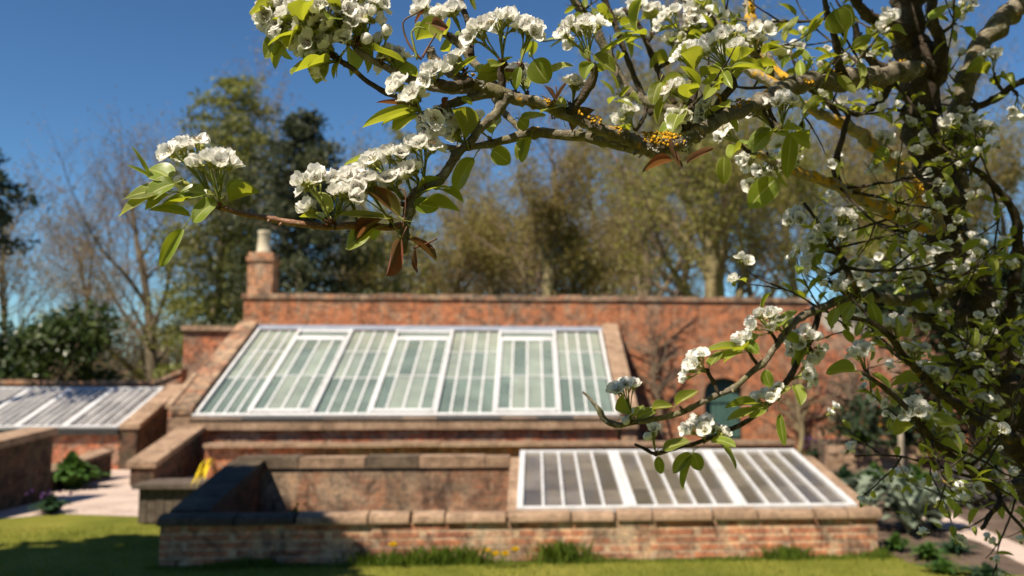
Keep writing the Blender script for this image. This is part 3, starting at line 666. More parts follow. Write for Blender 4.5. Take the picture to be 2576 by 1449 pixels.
# dark conifer reaching in from the left edge
conifer('holm_tree', 'dark evergreen branches reaching in at the left photo edge above the laurel', tx(-95, 20), 20, 7.3, [(.63, 1.1), (.78, 1.6), (.88, 1.25), (.96, .6), (1, .3)], 61, 'yew', 3000, .10, nb=26, clump=.5, r=.14)
# trees behind the photographer's left whose shade lies on the lawn
leafy('shade_tree', 'leafy tree outside the photo at the left that shades the lawn', 'tree', (-7.2, 5.4, 0), 3.2, 2.3, 7.6, 14000, .18, 'plant_dark', 70, 30, asp=.7, floor=.72)

# unseen trees behind the camera and to the right, added to block sky light
for i, (x, y, h, rx, lb) in enumerate([(-15, -9, 12, 4.2, 'added sky-blocking tree behind the camera, farthest left'), (-7, -11, 13, 4.4, 'added sky-blocking tree behind the camera, left of the middle'), (1, -10, 12.5, 4.4, 'added sky-blocking tree straight behind the camera'), (9, -9, 13, 4.4, 'added sky-blocking tree behind the camera, right of the middle'), (15, -3, 12, 4.2, 'added sky-blocking tree at the right of the lawn, nearest the camera'), (15.5, 5, 11, 3.6, 'added sky-blocking tree at the right of the lawn beyond the gravel path')]):
    leafy('sky_block_tree', lb, 'tree', (x, y, 0), rx, 3.4, h, 2600, .5, 'yew', 80 + i, 26, 'added trees blocking sky light', asp=.7, floor=.12)

# ================================================================= plants in the garden
def clump(name, label, cat, c, rx, h, n, leaf, seed, group=None, w=.35, ln=None, flower=None, nf=0, fs=.02):
    """a rosette clump of arching leaves"""
    rng = random.Random(seed); c = Vector(c); b = MB(); root = empty(name, c, label, cat, group)
    for i in range(n):
        a = rng.uniform(0, 6.28); q = rng.random() ** .7; l_ = (ln or h) * rng.uniform(.7, 1.25)
        d = Vector((math.cos(a), math.sin(a), 0)); sd = Vector((-d.y, d.x, 0)); p = c + d * rx * .45 * q * rng.random()
        pts = []
        for k in range(5):
            t = k / 4; pts.append(p + d * rx * q * t * rng.uniform(.9, 1.1) + Vector((0, 0, h * (1.1 - .5 * q) * (t * 1.7 - t * t * (.75 + .5 * q)))))
        ww = [.25, .8, 1, .75, .05]; vs_ = []
        for k in range(5): o = sd * l_ * w * .5 * ww[k]; vs_ += [pts[k] - o + Vector((0, 0, .3 * o.length)), pts[k] + o + Vector((0, 0, .3 * o.length))]
        b.add(vs_, [(2 * k, 2 * k + 1, 2 * k + 3, 2 * k + 2) for k in range(4)], 0, True)
    b.build('leaves', M[leaf], root)
    if flower:
        f = MB()
        for i in range(nf):
            a = rng.uniform(0, 6.28); q = math.sqrt(rng.random()) * rx; p = c + Vector((math.cos(a) * q, math.sin(a) * q, h * rng.uniform(.75, 1.25)))
            for _ in range(5): card(f, p + rdir(rng) * fs * .4, fs, rng, .8)
        f.build('blossoms', M[flower], root)
    return root
# cardoon: long jagged silvery leaves
rng = random.Random(5); cc = G(2255, 1345) ; cc = Vector((tx(2258, 11.2), 11.2, 0))
card_root = empty('cardoon', cc, 'large silvery grey cardoon with jagged arching leaves beside the glazed brick pit', 'plant')
for q, (ox, oy, sc_) in enumerate([(0, 0, 1), (-.42, .35, .85), (.38, .1, .85), (-.1, -.35, .8), (-.55, 1.2, .9)]):
    for i in range(19):
        a = i * 2.4 + rng.uniform(-.4, .4); d = Vector((math.cos(a), math.sin(a), 0)); sd = Vector((-d.y, d.x, 0)); b = MB()
        reach = sc_ * rng.uniform(.35, .62); hh = sc_ * rng.uniform(.45, .95) * (1 - .35 * (i % 3 == 0)); N = 15; vs_ = []; fs_ = []
        p0_ = cc + Vector((ox, oy, 0))
        for k in range(N):
            t = k / (N - 1); p = p0_ + d * reach * t ** 1.15 + Vector((0, 0, hh * (2.1 * t - 1.45 * t * t)))
            lobes = (.5 + .5 * math.cos(k * math.pi)) ; wd = .095 * sc_ * (math.sin(math.pi * min(1, t * .93 + .05)) ** .7) * (.35 + .75 * lobes) + .008
            o = sd * wd + Vector((0, 0, wd * .45)); o2 = -sd * wd + Vector((0, 0, wd * .45)); vs_ += [p + o + d * .02, p, p + o2 + d * .02]
            if k: j = 3 * (k - 1); fs_ += [(j, j + 1, j + 4, j + 3), (j + 1, j + 2, j + 5, j + 4)]
        b.add(vs_, fs_, 0, True); b.build('leaf', M['cardoon_leaf'], card_root)
gp = 'low green plants in the bed by the gravel path'
for i, (px, py, rx, h, lf, lb) in enumerate([
        (2255, 1372, .22, .20, 'plant_green', 'low green clump at the foot of the cardoon, next to the brick corner'),
        (2335, 1395, .24, .20, 'plant_green', 'low green clump midway between the brick corner and the gravel path'),
        (2405, 1378, .24, .18, 'plant_dark', 'bluish dark clump touching the gravel path'),
        (2375, 1428, .22, .14, 'plant_green', 'low green clump nearest the bottom of the photo, left of the path'),
        (2480, 1440, .24, .14, 'plant_dark', 'low dark clump at the bottom by the gravel path')]):
    clump('garden_plant', lb, 'plant', tuple(G(px, py + 14)), rx, h, 70, lf, 100 + i, gp, ln=.13)
gq = 'plants in the far bed below the brick wall'
for i, (px, y, z, rx, h, lf, fl, lb) in enumerate([
        (2110, 15.0, 0, .42, .5, 'plant_dark', None, 'dark green plant just beyond the right end of the glazed brick pit'),
        (2185, 15.5, 0, .45, .5, 'plant_green', None, 'mid green plant left of the pale post'),
        (2285, 15.0, 0, .50, .55, 'plant_green', None, 'bright green plant right of the pale post'),
        (2160, 20.5, .55, .75, .38, 'plant_green', 'yellow_petal', 'yellow flowering plant on the raised stone bed'),
        (2060, 21.0, .1, .45, .4, 'plant_dark', 'purple_petal', 'small purple flowering plant near the old trained trunk')]):
    clump('garden_plant', lb, 'plant', (tx(px, y), y, z), rx, h, 150, lf, 120 + i, gq, ln=.2, flower=fl, nf=22 if fl == 'yellow_petal' else 16, fs=.035)
for i, (px, y, rx, lb) in enumerate([(2375, 13.6, .7, 'greyish lavender mound nearest the cardoon'), (2450, 14.4, .75, 'greyish lavender mound farther right behind the first'), (2420, 16.2, .75, 'farthest greyish lavender mound, below the dark shrub')]):
    clump('lavender_plant', lb, 'plant', (tx(px, y), y, 0), rx, .55, 520, 'lavender_leaf', 140 + i, 'lavender mounds by the gravel path', w=.10, ln=.3)
# raised stone bed, post
rb = empty('stone_bed', Vector((tx(2150, 20.5), 20, 0)), 'low raised stone bed with flowers at the foot of the brick wall', 'raised bed')
b = MB(); rng = random.Random(9)
for j in range(3):
    x = tx(2075, 19.8)
    while x < tx(2290, 19.8):
        w_ = rng.uniform(.22, .4); b.hexa([Vector(q) for q in [(x, 19.8 + rng.uniform(0, .05), j * .165), (x + w_ - .012, 19.8, j * .165), (x + w_ - .012, 20.1, j * .165), (x, 20.1, j * .165), (x, 19.8 + rng.uniform(0, .05), j * .165 + .155), (x + w_ - .012, 19.8, j * .165 + .155), (x + w_ - .012, 20.1, j * .165 + .155), (x, 20.1, j * .165 + .155)]]); x += w_
b.build('stones', M['sandstone'], rb)
b = MB(); b.hexa([Vector((tx(a, 20.1), y_, z_)) for a, y_, z_ in [(2075, 20.11, 0), (2290, 20.11, 0), (2290, 21.4, 0), (2075, 21.4, 0), (2075, 20.11, .48), (2290, 20.11, .48), (2290, 21.4, .55), (2075, 21.4, .55)]]); b.build('soil', M['soil'], rb)
pp = Vector((tx(2254, 16.4), 16.4, 0)); b = MB()
for k in range(1): b.tube([pp, pp + Vector((0, 0, .6)), pp + Vector((.01, 0, Uz2(1052, 16.4))), pp + Vector((.01, 0, Uz2(1050, 16.4)))], [.055, .052, .05, .03], 8, jit=.12)
tag(b.build('wooden_post', M['wood_pale'], origin=tuple(pp)), 'pale weathered wooden post standing among the plants below the brick wall', 'post')
# old trained fruit trees on the wall
def trained(name, label, px, lean, seed, top, spread, r=.07, bark='bark_far', py0=1120):
    rng = random.Random(seed); v = VB - .12; u = Uu(px, 1000, v); root = empty(name, L(u, v, 0), label, 'climber', 'old bare trees trained on the brick wall'); tk, tw = MB(), MB()
    base = L(u, v - .35, 0); head = L(u + lean, v - .03, top)
    spine = [base, base.lerp(head, .35) + Vector((.07, 0, 0)), base.lerp(head, .7) - Vector((.05, 0, 0)), head]; tk.tube(catmull(spine, .2), [r * (1 - .05 * i) if i < 12 else r * .4 for i in range(len(catmull(spine, .2)))], 8, jit=.2)
    for i in range(17):
        t = rng.uniform(.3, 1); q = base.lerp(head, t); a = rng.uniform(-1.2, 1.2); l_ = spread * rng.uniform(.5, 1)
        e = q + Vector((math.sin(a) * l_, 0, math.cos(a) * l_ * .75)); e.y = L(0, v, 0).y + (e.x - VD * v) * TA; m_ = q.lerp(e, .5) + Vector((rng.gauss(0, .08), 0, rng.gauss(0, .08)))
        pts = catmull([q, m_, e], .15); tk.tube(pts, [.028 * (1 - .7 * k / len(pts)) for k in range(len(pts))], 5, cap=False)
        for k in range(12):
            p = pts[rng.randrange(len(pts))]; f = p + Vector((rng.gauss(0, .22), -abs(rng.gauss(0, .05)), rng.gauss(.1, .2))); tw.tube([p, p.lerp(f, .5) + rdir(rng) * .03, f], [.009, .007, .004], 3, cap=False)
    tk.build('trunk', M[bark], root); tw.build('sprays', M['twig_far'], root)
trained('wall_tree', 'bare trained tree with fan of dark stems between the greenhouse and the arched door', 1655, -.1, 200, 2.9, 1.5, .05)
trained('wall_tree', 'old pale leaning trunk trained on the wall right of the arched door', 1996, .18, 201, 1.7, 1.5, .085, 'bark_green')
trained('wall_tree', 'thin bare climber on the red wall near the raised stone bed', 2135, .05, 202, 1.9, .9, .035)
# yellow flowering plant by the chest
yc = L(Uu(505, 1215, 12.35), 12.95, 0)
yr = empty('yellow_flowers', yc, 'bunch of leaning yellow flower spikes with green leaves behind the wooden chest', 'flowers'); b = MB(); f = MB(); rng = random.Random(31)
for i in range(10):
    k = rng.random(); a = UY(533 + rng.gauss(0, 6), 1160 + rng.gauss(0, 5), 12.0); e = UY(478 + 40 * k + rng.gauss(0, 3), 1226 - 24 * k + rng.gauss(0, 5), 11.52 + .12 * rng.random()); mid = a.lerp(e, .45) + Vector((-.015, 0, .05 + .03 * rng.random()))
    b.tube([yc + Vector((rng.gauss(0, .04), 0, 0)), yc.lerp(a, .6) + Vector((.03, .04, 0)), a], [.007, .006, .004], 3, cap=False)
    sd = Vector((.009, .005, .007)) * rng.uniform(.6, 1.2); q = [a, a.lerp(mid, .6) + Vector((0, 0, .02)), mid, mid.lerp(e, .55) + Vector((0, 0, .012)), e]; w_ = [.4, 1, 1.1, .9, .15]; vs_ = []
    for p, ww in zip(q, w_): vs_ += [p - sd * ww, p + sd * ww]
    f.add(vs_, [(2 * m, 2 * m + 1, 2 * m + 3, 2 * m + 2) for m in range(4)], 0, True)
b.build('leaves', M['plant_green'], yr); f.build('blossoms', M['yellow_petal'], yr)
clump('leafy_plant', 'green leafy plant growing in the unglazed left pit', 'plant', tuple(L(Uu(180, 1180, 16.6), 16.6, 0)), .55, .62, 170, 'plant_green', 33, ln=.26, w=.6)
clump('leafy_plant', 'green leafy plant showing above the yellow flowers', 'plant', tuple(yc + Vector((.25, .55, 0))), .22, .68, 90, 'plant_green', 34, ln=.2, w=.5)
clump('pit_plant', 'small yellow flowered weed inside the bare left half of the long brick pit', 'plant', tuple(L(Uu(745, 1280, 11.2), 11.2, .16)), .16, .16, 40, 'plant_green', 35, ln=.1, flower='yellow_petal', nf=6, fs=.02)
clump('leafy_plant', 'dark low plant with purple flowers at the lawn corner beside the path', 'plant', tuple(G(128, 1290)), .3, .26, 90, 'plant_dark', 36, ln=.14, w=.5, flower='purple_petal', nf=12, fs=.025)
# grass: turf blades in front, tufts along the brick pit
b = MB(); rng = random.Random(88)
def blade(p, h, w_, rng, m=0):
    a = rng.uniform(0, 6.28); d = Vector((math.cos(a), math.sin(a), 0)); ln = rdir(rng) * h * .45; ln.z = 0
    b.add([p - d * w_, p + d * w_, p + ln * .4 + d * w_ * .8 + Vector((0, 0, h * .6)), p + ln + Vector((0, 0, h))], [(0, 1, 2), (0, 2, 3)], m)
for i in range(5200):
    u_ = rng.uniform(p0 - .1, p1 + .1); k = noise.noise(Vector((u_ * 1.3, 3.3, 0))) + .5 * noise.noise(Vector((u_ * 4.1, 9, 0)))
    h = max(.02, .045 + .10 * k) * rng.uniform(.5, 1.3); blade(L(u_, V0 - .02 - abs(rng.gauss(0, .09)), 0), h, .004, rng, 1)
for cx_, hh, sdv in ((Uu(1130, 1390, V0), .20, .25), (Uu(1415, 1390, V0), .22, .13), (Uu(960, 1390, V0), .14, .2), (Uu(1975, 1390, V0), .14, .12)):
    for i in range(420): blade(L(cx_ + rng.gauss(0, sdv), V0 - .03 - abs(rng.gauss(0, .06)), 0), hh * rng.uniform(.4, 1.1), .005, rng, 1)
for i in range(26000):
    v = rng.uniform(7.6, 12.2); u_ = rng.uniform(-8, 4.3)
    if v > V0 - .05 and u_ > p0 - .05: continue
    q = L(u_, v, 0)
    if v > 11.9 and u_ < -3.6: continue
    blade(q, rng.uniform(.02, .045), .004, rng)
tag(b.build('grass', [M['grass_blade'], M['tuft']]), 'short lawn grass with longer tufts along the brick pit', 'grass', kind='stuff')
for i, (px, py, lb) in enumerate([(1247, 1398, 'yellow dandelion left of the close pair by the long brick pit'), (1272, 1398, 'yellow dandelion right of the close pair by the long brick pit'), (1297, 1387, 'yellow dandelion a little higher than the close pair'), (989, 1375, 'lone yellow dandelion below the bare part of the long brick pit'), (1228, 1388, 'half hidden yellow dandelion just left of the close pair')]):
    c_ = UY(px, py, L(Uu(px, py, V0 - .34), V0 - .34, 0).y); b0 = Vector((c_.x, c_.y, 0)); b = MB(); rng = random.Random(60 + i)
    b.tube([b0, b0.lerp(c_, .5) + Vector((.006, 0, 0)), c_], [.004, .0035, .003], 5)
    root = empty('dandelion', b0, lb, 'flower', 'dandelions by the long brick pit'); b.build('stem', M['plant_green'], root); b = MB(); s = .75 if i == 4 else 1
    for k in range(60):
        a = k * 2.4; t_ = (k / 60) ** .5; d = Vector((math.cos(a) * t_, math.sin(a) * t_, .35 + .8 * (1 - t_))).normalized(); sd = d.cross(Vector((0, 0, 1))).normalized() * .009 * s; tip = c_ + d * .046 * s
        b.add([c_ - sd, c_ + sd, tip + sd, tip - sd], [(0, 1, 2, 3)])
    b.build('flower_head', M['yellow_petal'], root)
# ================================================================= the pear tree in blossom
t = NT('pear_bark'); w = t.world(); n = t.noise(w, 60, 6, .7, .4)
c = t.ramp(n, (.28, (.05, .04, .03)), (.5, (.17, .145, .105)), (.72, (.31, .28, .22)))
c = t.mix(t.ramp(t.noise(w, 26, 4, .7), (.50, 0), (.62, .7)), c, (.16, .15, .06))          # green algae
c = t.mix(t.ramp(t.noise(w, 48, 4, .75, .5), (.585, 0), (.63, .85)), c, (.40, .39, .33))     # pale crust lichen
c = t.mix(t.ramp(t.noise(w, 19, 5, .75, .4), (.63, 0), (.67, .85)), c, (.50, .28, .02))      # orange lichen
M['pear_bark'] = t.done(t.pbr(c, .85, .2, t.bump(t.noise(w, 130, 5, .7), 1.0, .004)))
t = NT('old_bark'); w = t.world()
c = t.ramp(t.noise(w, 30, 6, .72, .5), (.28, (.025, .02, .016)), (.52, (.075, .058, .042)), (.74, (.19, .16, .12)))
c = t.mix(t.ramp(t.noise(w, 17, 5, .75, .4), (.62, 0), (.66, .8)), c, (.42, .26, .03))
M['old_bark'] = t.done(t.pbr(c, .9, .15, t.bump(t.noise(w, 60, 5, .75), 1.0, .008)))
t = NT('lichen_bark'); w = t.world()
c = t.ramp(t.noise(w, 50, 6, .7, .4), (.28, (.10, .08, .055)), (.5, (.34, .30, .23)), (.72, (.52, .48, .39)))
c = t.mix(t.ramp(t.noise(w, 22, 5, .75, .4), (.50, 0), (.55, .9)), c, (.66, .38, .02))
M['lichen_bark'] = t.done(t.pbr(c, .9, .15, t.bump(t.noise(w, 110, 5, .7), 1.0, .005)))
t = NT('young_twig'); w = t.world()
c = t.ramp(t.noise(w, 70, 4, .6), (.3, (.13, .055, .03)), (.7, (.25, .125, .07)))
c = t.mix(t.ramp(t.noise(w, 420, 1), (.66, 0), (.70, .9)), c, (.42, .33, .22))
M['young_twig'] = t.done(t.pbr(c, .5, .4, t.bump(t.noise(w, 300, 3), .5, .002)))
noisy('lichen_orange', [(.3, (.50, .25, .01)), (.6, (.74, .43, .02)), (.8, (.80, .54, .06))], 90, bump=.8, bd=.003, detail=4)
noisy('lichen_grey', [(.3, (.15, .14, .11)), (.6, (.36, .34, .28)), (.8, (.50, .48, .41))], 90, bump=.8, bd=.003, detail=4)
noisy('bud_scale', [(.3, (.05, .02, .012)), (.7, (.16, .06, .035))], 150, bump=.4, bd=.002)
# petals
t = NT('petal'); uv = t.coord('UV'); sx = t.n('ShaderNodeSeparateXYZ'); t.i(sx, 'Vector', uv)
vein = t.n('ShaderNodeTexWave'); vein.wave_type = 'BANDS'; vein.bands_direction = 'X'; t.i(vein, 'Vector', uv); t.i(vein, 'Scale', 3.2); t.i(vein, 'Distortion', 2.5); t.i(vein, 'Detail', 2)
col = t.mix(t.ramp(sx.outputs[1], (0, 1), (.35, 0)), (.92, .91, .875), (.78, .80, .54))
col = t.mix(1, col, t.ramp(vein.outputs['Fac'], (.0, .97), (.6, 1.0)), 'MULTIPLY')
p_ = t.pbr(col, .55, .25, t.bump(vein.outputs['Fac'], .08, .0004)); tr = t.n('ShaderNodeBsdfTranslucent'); t.i(tr, 'Color', (.97, .96, .91))
M['petal'] = t.done(t.addsh(.38, p_, tr.outputs[0]))
def plain(name, col, rough=.5, spec=.3, trans=0, tc=None):
    t = NT(name); v = t.noise(t.world(), 300, 2); c = t.mix(1, col, t.ramp(v, (.3, .75), (.7, 1.2)), 'MULTIPLY'); p = t.pbr(c, rough, spec)
    if trans:
        tr = t.n('ShaderNodeBsdfTranslucent'); t.i(tr, 'Color', tc or col); p = t.addsh(trans, p, tr.outputs[0])
    M[name] = t.done(p)
plain('filament', (.80, .78, .62), trans=.3)
plain('anther', (.07, .018, .03)); plain('anther_old', (.36, .20, .06))
plain('calyx', (.34, .35, .08), trans=.2); plain('pedicel', (.30, .34, .08), .5, .3, .25, (.4, .45, .08)); plain('disc', (.42, .42, .09))
# leaves: uv.x across (0..1), uv.y along
def pearleaf(name, up, lo, tcol, margin, rough=.30, brown=None):
    t = NT(name); uv = t.coord('UV'); s = t.n('ShaderNodeSeparateXYZ'); t.i(s, 'Vector', uv); X, Y = s.outputs[0], s.outputs[1]
    ax = t.math('ABSOLUTE', t.math('SUBTRACT', X, .5)); mid = t.math('LESS_THAN', ax, .028)
    wv = t.n('ShaderNodeTexWave'); wv.wave_type = 'BANDS'; wv.bands_direction = 'Y'
    cb = t.n('ShaderNodeCombineXYZ'); t.i(cb, 1, t.math('SUBTRACT', Y, t.math('MULTIPLY', ax, .75))); t.i(wv, 'Vector', cb.outputs[0]); t.i(wv, 'Scale', 4.2); t.i(wv, 'Distortion', .6)
    vn = t.ramp(wv.outputs['Fac'], (.86, 0), (.98, 1))
    w = t.world(); nz = t.noise(w, 55, 3)
    ri = t.n('ShaderNodeObjectInfo').outputs['Random']; hs = t.n('ShaderNodeHueSaturation'); t.i(hs, 'Color', up)
    t.i(hs, 'Hue', t.math('ADD', t.math('MULTIPLY', ri, .035), .483)); t.i(hs, 'Value', t.math('ADD', t.math('MULTIPLY', ri, .5), .8))
    c = t.mix(1, hs.outputs[0], t.ramp(nz, (.3, .8), (.7, 1.2)), 'MULTIPLY')
    c = t.mix(t.math('MULTIPLY', vn, .35), c, margin); c = t.mix(t.math('MULTIPLY', mid, .8), c, margin)
    c = t.mix(t.ramp(ax, (.455, 0), (.485, .75)), c, margin)
    if brown: c = t.mix(t.ramp(t.noise(w, 30, 2), (.46, 0), (.54, .95)), c, brown)
    bf = t.n('ShaderNodeNewGeometry').outputs['Backfacing']; c2 = t.mix(bf, c, t.mix(.6, c, lo))
    b = t.n('ShaderNodeBsdfPrincipled'); t.i(b, 'Base Color', c2); t.i(b, 'Roughness', t.math('ADD', t.math('MULTIPLY', bf, .35), rough)); t.i(b, 'Specular IOR Level', .5)
    t.i(b, 'Normal', t.bump(t.math('ADD', vn, t.math('MULTIPLY', mid, 1.5)), .35, .0015))
    tr = t.n('ShaderNodeBsdfTranslucent'); t.i(tr, 'Color', t.mix(t.math('MULTIPLY', vn, .25), brown if brown else tcol, margin))
    M[name] = t.done(t.addsh(.42, b.outputs[0], tr.outputs[0]))
pearleaf('leaf', (.14, .19, .014), (.29, .31, .07), (.52, .56, .02), (.58, .60, .25))
pearleaf('leaf_pale', (.22, .26, .03), (.31, .34, .09), (.52, .55, .03), (.55, .56, .24), .45)
pearleaf('leaf_rusty', (.16, .18, .03), (.25, .2, .09), (.36, .34, .04), (.40, .30, .12), .45, (.24, .085, .03))
pearleaf('leaf_red', (.26, .06, .04), (.30, .12, .07), (.42, .12, .05), (.34, .18, .10), .55, (.17, .10, .045))

base_z = Vector((1.42, 2.02, 0))
pear = empty('pear_tree', base_z, 'old pear tree in white blossom with lichen covered branches reaching across the foreground', 'tree')

# ---- branches: photo path with view depth and half-width in photo pixels
def hw(d): return d / F
BR = {}
def branch(key, pts, mat='pear_bark', step=.006, n=12, jit=.16, knots=0, seed=0, extra=()):
    if key == 'A' or key[0] == 'K': pts = [(x, y, d, r * .88) for x, y, d, r in pts]
    if key[0] == 'K': pts = [(x, y, 1.52 + (d - 1.34) * .714, r) for x, y, d, r in pts]
    P = [Vector((*U(x, y, d), r * d / F)) for x, y, d, r in pts]
    C = []
    Q = [P[0] * 2 - P[1]] + P + [P[-1] * 2 - P[-2]]
    for i in range(1, len(Q) - 2):
        a, b_, c_, d_ = Q[i - 1], Q[i], Q[i + 1], Q[i + 2]; k = max(2, int((c_.xyz - b_.xyz).length / step))
        for j in range(k):
            t = j / k; C.append(.5 * (2 * b_ + (c_ - a) * t + (2 * a - 5 * b_ + 4 * c_ - d_) * t * t + (3 * b_ - a - 3 * c_ + d_) * t ** 3))
    C.append(P[-1]); rng = random.Random(hash_key(key) + seed)
    pos = [c_.xyz.copy() for c_ in C]; rad = [max(.0008, c_.w) for c_ in C]
    for i in range(1, len(pos) - 1):
        q = pos[i] * 28; pos[i] = pos[i] + Vector((noise.noise(q), noise.noise(q + Vector((9, 0, 0))), noise.noise(q + Vector((0, 9, 0))))) * rad[i] * .55
    ring = rng.uniform(.03, .06); acc = 0                     # growth rings / nodes
    for i in range(1, len(pos)):
        acc += (pos[i] - pos[i - 1]).length
        if acc > ring:
            acc = 0; ring = rng.uniform(.025, .07); rad[i] *= 1.22
            if i + 1 < len(rad): rad[i + 1] *= 1.1
    b = MB(); b.tube(pos, rad, n, jit=jit, seed=rng.random() * 50)
    L_ = len(pos)
    for k in range(int(knots if knots else L_ * .06)):          # small stubs and buds
        i = rng.randrange(2, max(3, L_ - 2)); i = min(i, L_ - 2); tdir = (pos[i + 1] - pos[i]).normalized(); a = rdir(rng); s = (a - tdir * a.dot(tdir)).normalized(); rr = rad[i]
        l_ = rng.uniform(.5, 1.6) * min(rr, .006); q = pos[i] + s * rr * .7
        b.tube([q, q + s * l_ * .7 + tdir * l_ * .3, q + s * l_ * 1.3 + tdir * l_ * .6], [min(rr * .55, .0035), min(rr * .45, .003), .0008], 6, jit=.2, seed=k)
    for f in extra: f(b, pos, rad)
    o = b.build('branch', M[mat], pear, origin=tuple(pos[0])); BR[key] = (pos, rad); return o
def hash_key(k): return sum(ord(ch) * (i + 7) for i, ch in enumerate(k))

branch('A', [(1905, 262, 1.44, 17.6), (1815, 298, 1.34, 18.5), (1722, 352, 1.26, 21.0), (1640, 372, 1.23, 21.8), (1580, 350, 1.215, 20.2), (1500, 320, 1.205, 17.6), (1420, 285, 1.20, 16.0), (1340, 256, 1.19, 16.8), (1268, 238, 1.185, 18.5), (1200, 216, 1.18, 16.8), (1130, 178, 1.17, 14.3), (1092, 150, 1.165, 15.1), (1082, 122, 1.16, 12.6)], jit=.30, step=.004, n=16)
branch('A2', [(1275, 240, 1.185, 17), (1240, 292, 1.18, 12.5), (1190, 345, 1.175, 11), (1150, 388, 1.17, 11), (1110, 440, 1.165, 12), (1062, 474, 1.16, 12), (1034, 508, 1.16, 14), (1020, 555, 1.16, 13), (1018, 600, 1.16, 12), (1014, 638, 1.16, 8)], step=.004, n=14)
branch('A3', [(1022, 562, 1.16, 9), (985, 572, 1.158, 9), (925, 568, 1.155, 10), (870, 569, 1.15, 9.5), (825, 571, 1.148, 8.5), (770, 566, 1.145, 8), (735, 560, 1.142, 8.5), (680, 551, 1.14, 7.2), (610, 538, 1.135, 6.8), (570, 526, 1.13, 7), (545, 516, 1.13, 6)], 'young_twig', step=.004, n=12, jit=.1)
branch('C', [(1660, 385, 1.26, 13), (1558, 364, 1.26, 13), (1474, 347, 1.265, 13), (1391, 336, 1.27, 13), (1322, 334, 1.27, 13), (1275, 350, 1.27, 11), (1225, 363, 1.27, 9), (1160, 372, 1.27, 8), (1108, 369, 1.27, 7)], n=12)
branch('C2', [(1320, 332, 1.27, 9), (1290, 305, 1.285, 8), (1268, 282, 1.30, 8), (1240, 240, 1.32, 8)])
branch('D', [(1225, 232, 1.21, 13), (1150, 226, 1.22, 11), (1095, 222, 1.225, 10), (1050, 205, 1.225, 9.5), (1012, 192, 1.22, 9), (965, 165, 1.21, 8.5), (918, 139, 1.205, 8), (886, 106, 1.20, 8), (862, 70, 1.20, 7), (845, 20, 1.20, 6), (838, -40, 1.20, 5)], n=12)
branch('D2', [(1186, 205, 1.17, 11), (1140, 218, 1.155, 14), (1112, 214, 1.145, 13), (1098, 206, 1.14, 9)], 'old_bark', jit=.3)
branch('D3', [(886, 106, 1.20, 7), (830, 95, 1.20, 6), (780, 80, 1.20, 5), (730, 50, 1.20, 4.5), (705, 20, 1.20, 4)], 'young_twig')
branch('A4', [(1240, 236, 1.185, 12), (1181, 246, 1.175, 10), (1128, 262, 1.165, 10), (1104, 278, 1.16, 9), (1074, 294, 1.155, 8), (1058, 292, 1.15, 7)])
branch('E', [(1060, 252, 1.225, 6), (985, 239, 1.22, 6.5), (940, 216, 1.215, 6.5), (915, 198, 1.21, 6), (886, 172, 1.205, 6), (856, 157, 1.20, 5), (835, 140, 1.20, 4)], 'old_bark')
branch('F1', [(1262, 232, 1.20, 10), (1224, 192, 1.23, 8), (1198, 158, 1.24, 10), (1170, 128, 1.245, 11), (1146, 106, 1.25, 10), (1118, 84, 1.25, 8)])
branch('F2', [(1185, 140, 1.24, 9), (1177, 60, 1.25, 8), (1160, 12, 1.255, 7.5), (1140, -50, 1.26, 7), (1130, -120, 1.27, 7)], 'old_bark')
branch('A5', [(1262, 230, 1.185, 9), (1266, 205, 1.182, 10), (1262, 178, 1.18, 9), (1268, 160, 1.178, 8)], 'old_bark', jit=.25)
branch('A6', [(1425, 285, 1.20, 14), (1452, 258, 1.195, 11), (1478, 225, 1.19, 11), (1496, 190, 1.185, 10), (1490, 160, 1.18, 9)], 'old_bark', jit=.25)
branch('A7', [(1272, 176, 1.18, 5), (1296, 178, 1.178, 5), (1312, 168, 1.176, 5)], 'young_twig')
branch('B', [(2310, 172, 1.90, 22), (2200, 196, 1.80, 23), (2120, 200, 1.72, 22), (2060, 206, 1.66, 22), (1990, 216, 1.58, 20), (1940, 242, 1.50, 20), (1895, 266, 1.44, 20)], 'pear_bark', jit=.28)
branch('B2', [(1960, 218, 1.56, 15), (1925, 198, 1.56, 13), (1890, 180, 1.57, 12), (1860, 165, 1.58, 9)], 'lichen_bark')
branch('S1', [(1725, 345, 1.27, 12), (1728, 300, 1.28, 13), (1740, 260, 1.285, 11), (1748, 225, 1.29, 9), (1745, 205, 1.29, 8)], 'old_bark', jit=.28)
branch('S2', [(1798, 300, 1.34, 12), (1804, 270, 1.345, 12), (1822, 238, 1.35, 11), (1842, 215, 1.35, 9), (1834, 190, 1.35, 8)], 'old_bark', jit=.28)
branch('T', [(2700, 1420, 2.06, 48), (2600, 1180, 2.03, 47), (2500, 930, 2.0, 47), (2436, 720, 1.98, 48), (2398, 600, 1.97, 48), (2365, 490, 1.96, 47), (2335, 400, 1.96, 42), (2318, 300, 1.96, 40), (2316, 215, 1.96, 42), (2312, 178, 1.96, 54), (2300, 150, 1.96, 44), (2288, 60, 1.96, 36), (2276, -40, 1.96, 33), (2230, -200, 1.95, 27), (2160, -360, 1.92, 20), (2080, -500, 1.88, 12)], 'old_bark', step=.014, n=18, jit=.16)
branch('H', [(2412, 470, 1.97, 22), (2411, 400, 1.98, 22), (2408, 320, 1.99, 22), (2418, 264, 2.0, 22), (2432, 205, 2.0, 22), (2458, 139, 2.01, 22), (2499, 72, 2.02, 24), (2541, 33, 2.03, 26), (2610, -40, 2.04, 25), (2720, -190, 2.05, 20)], 'pear_bark', step=.012, n=14)
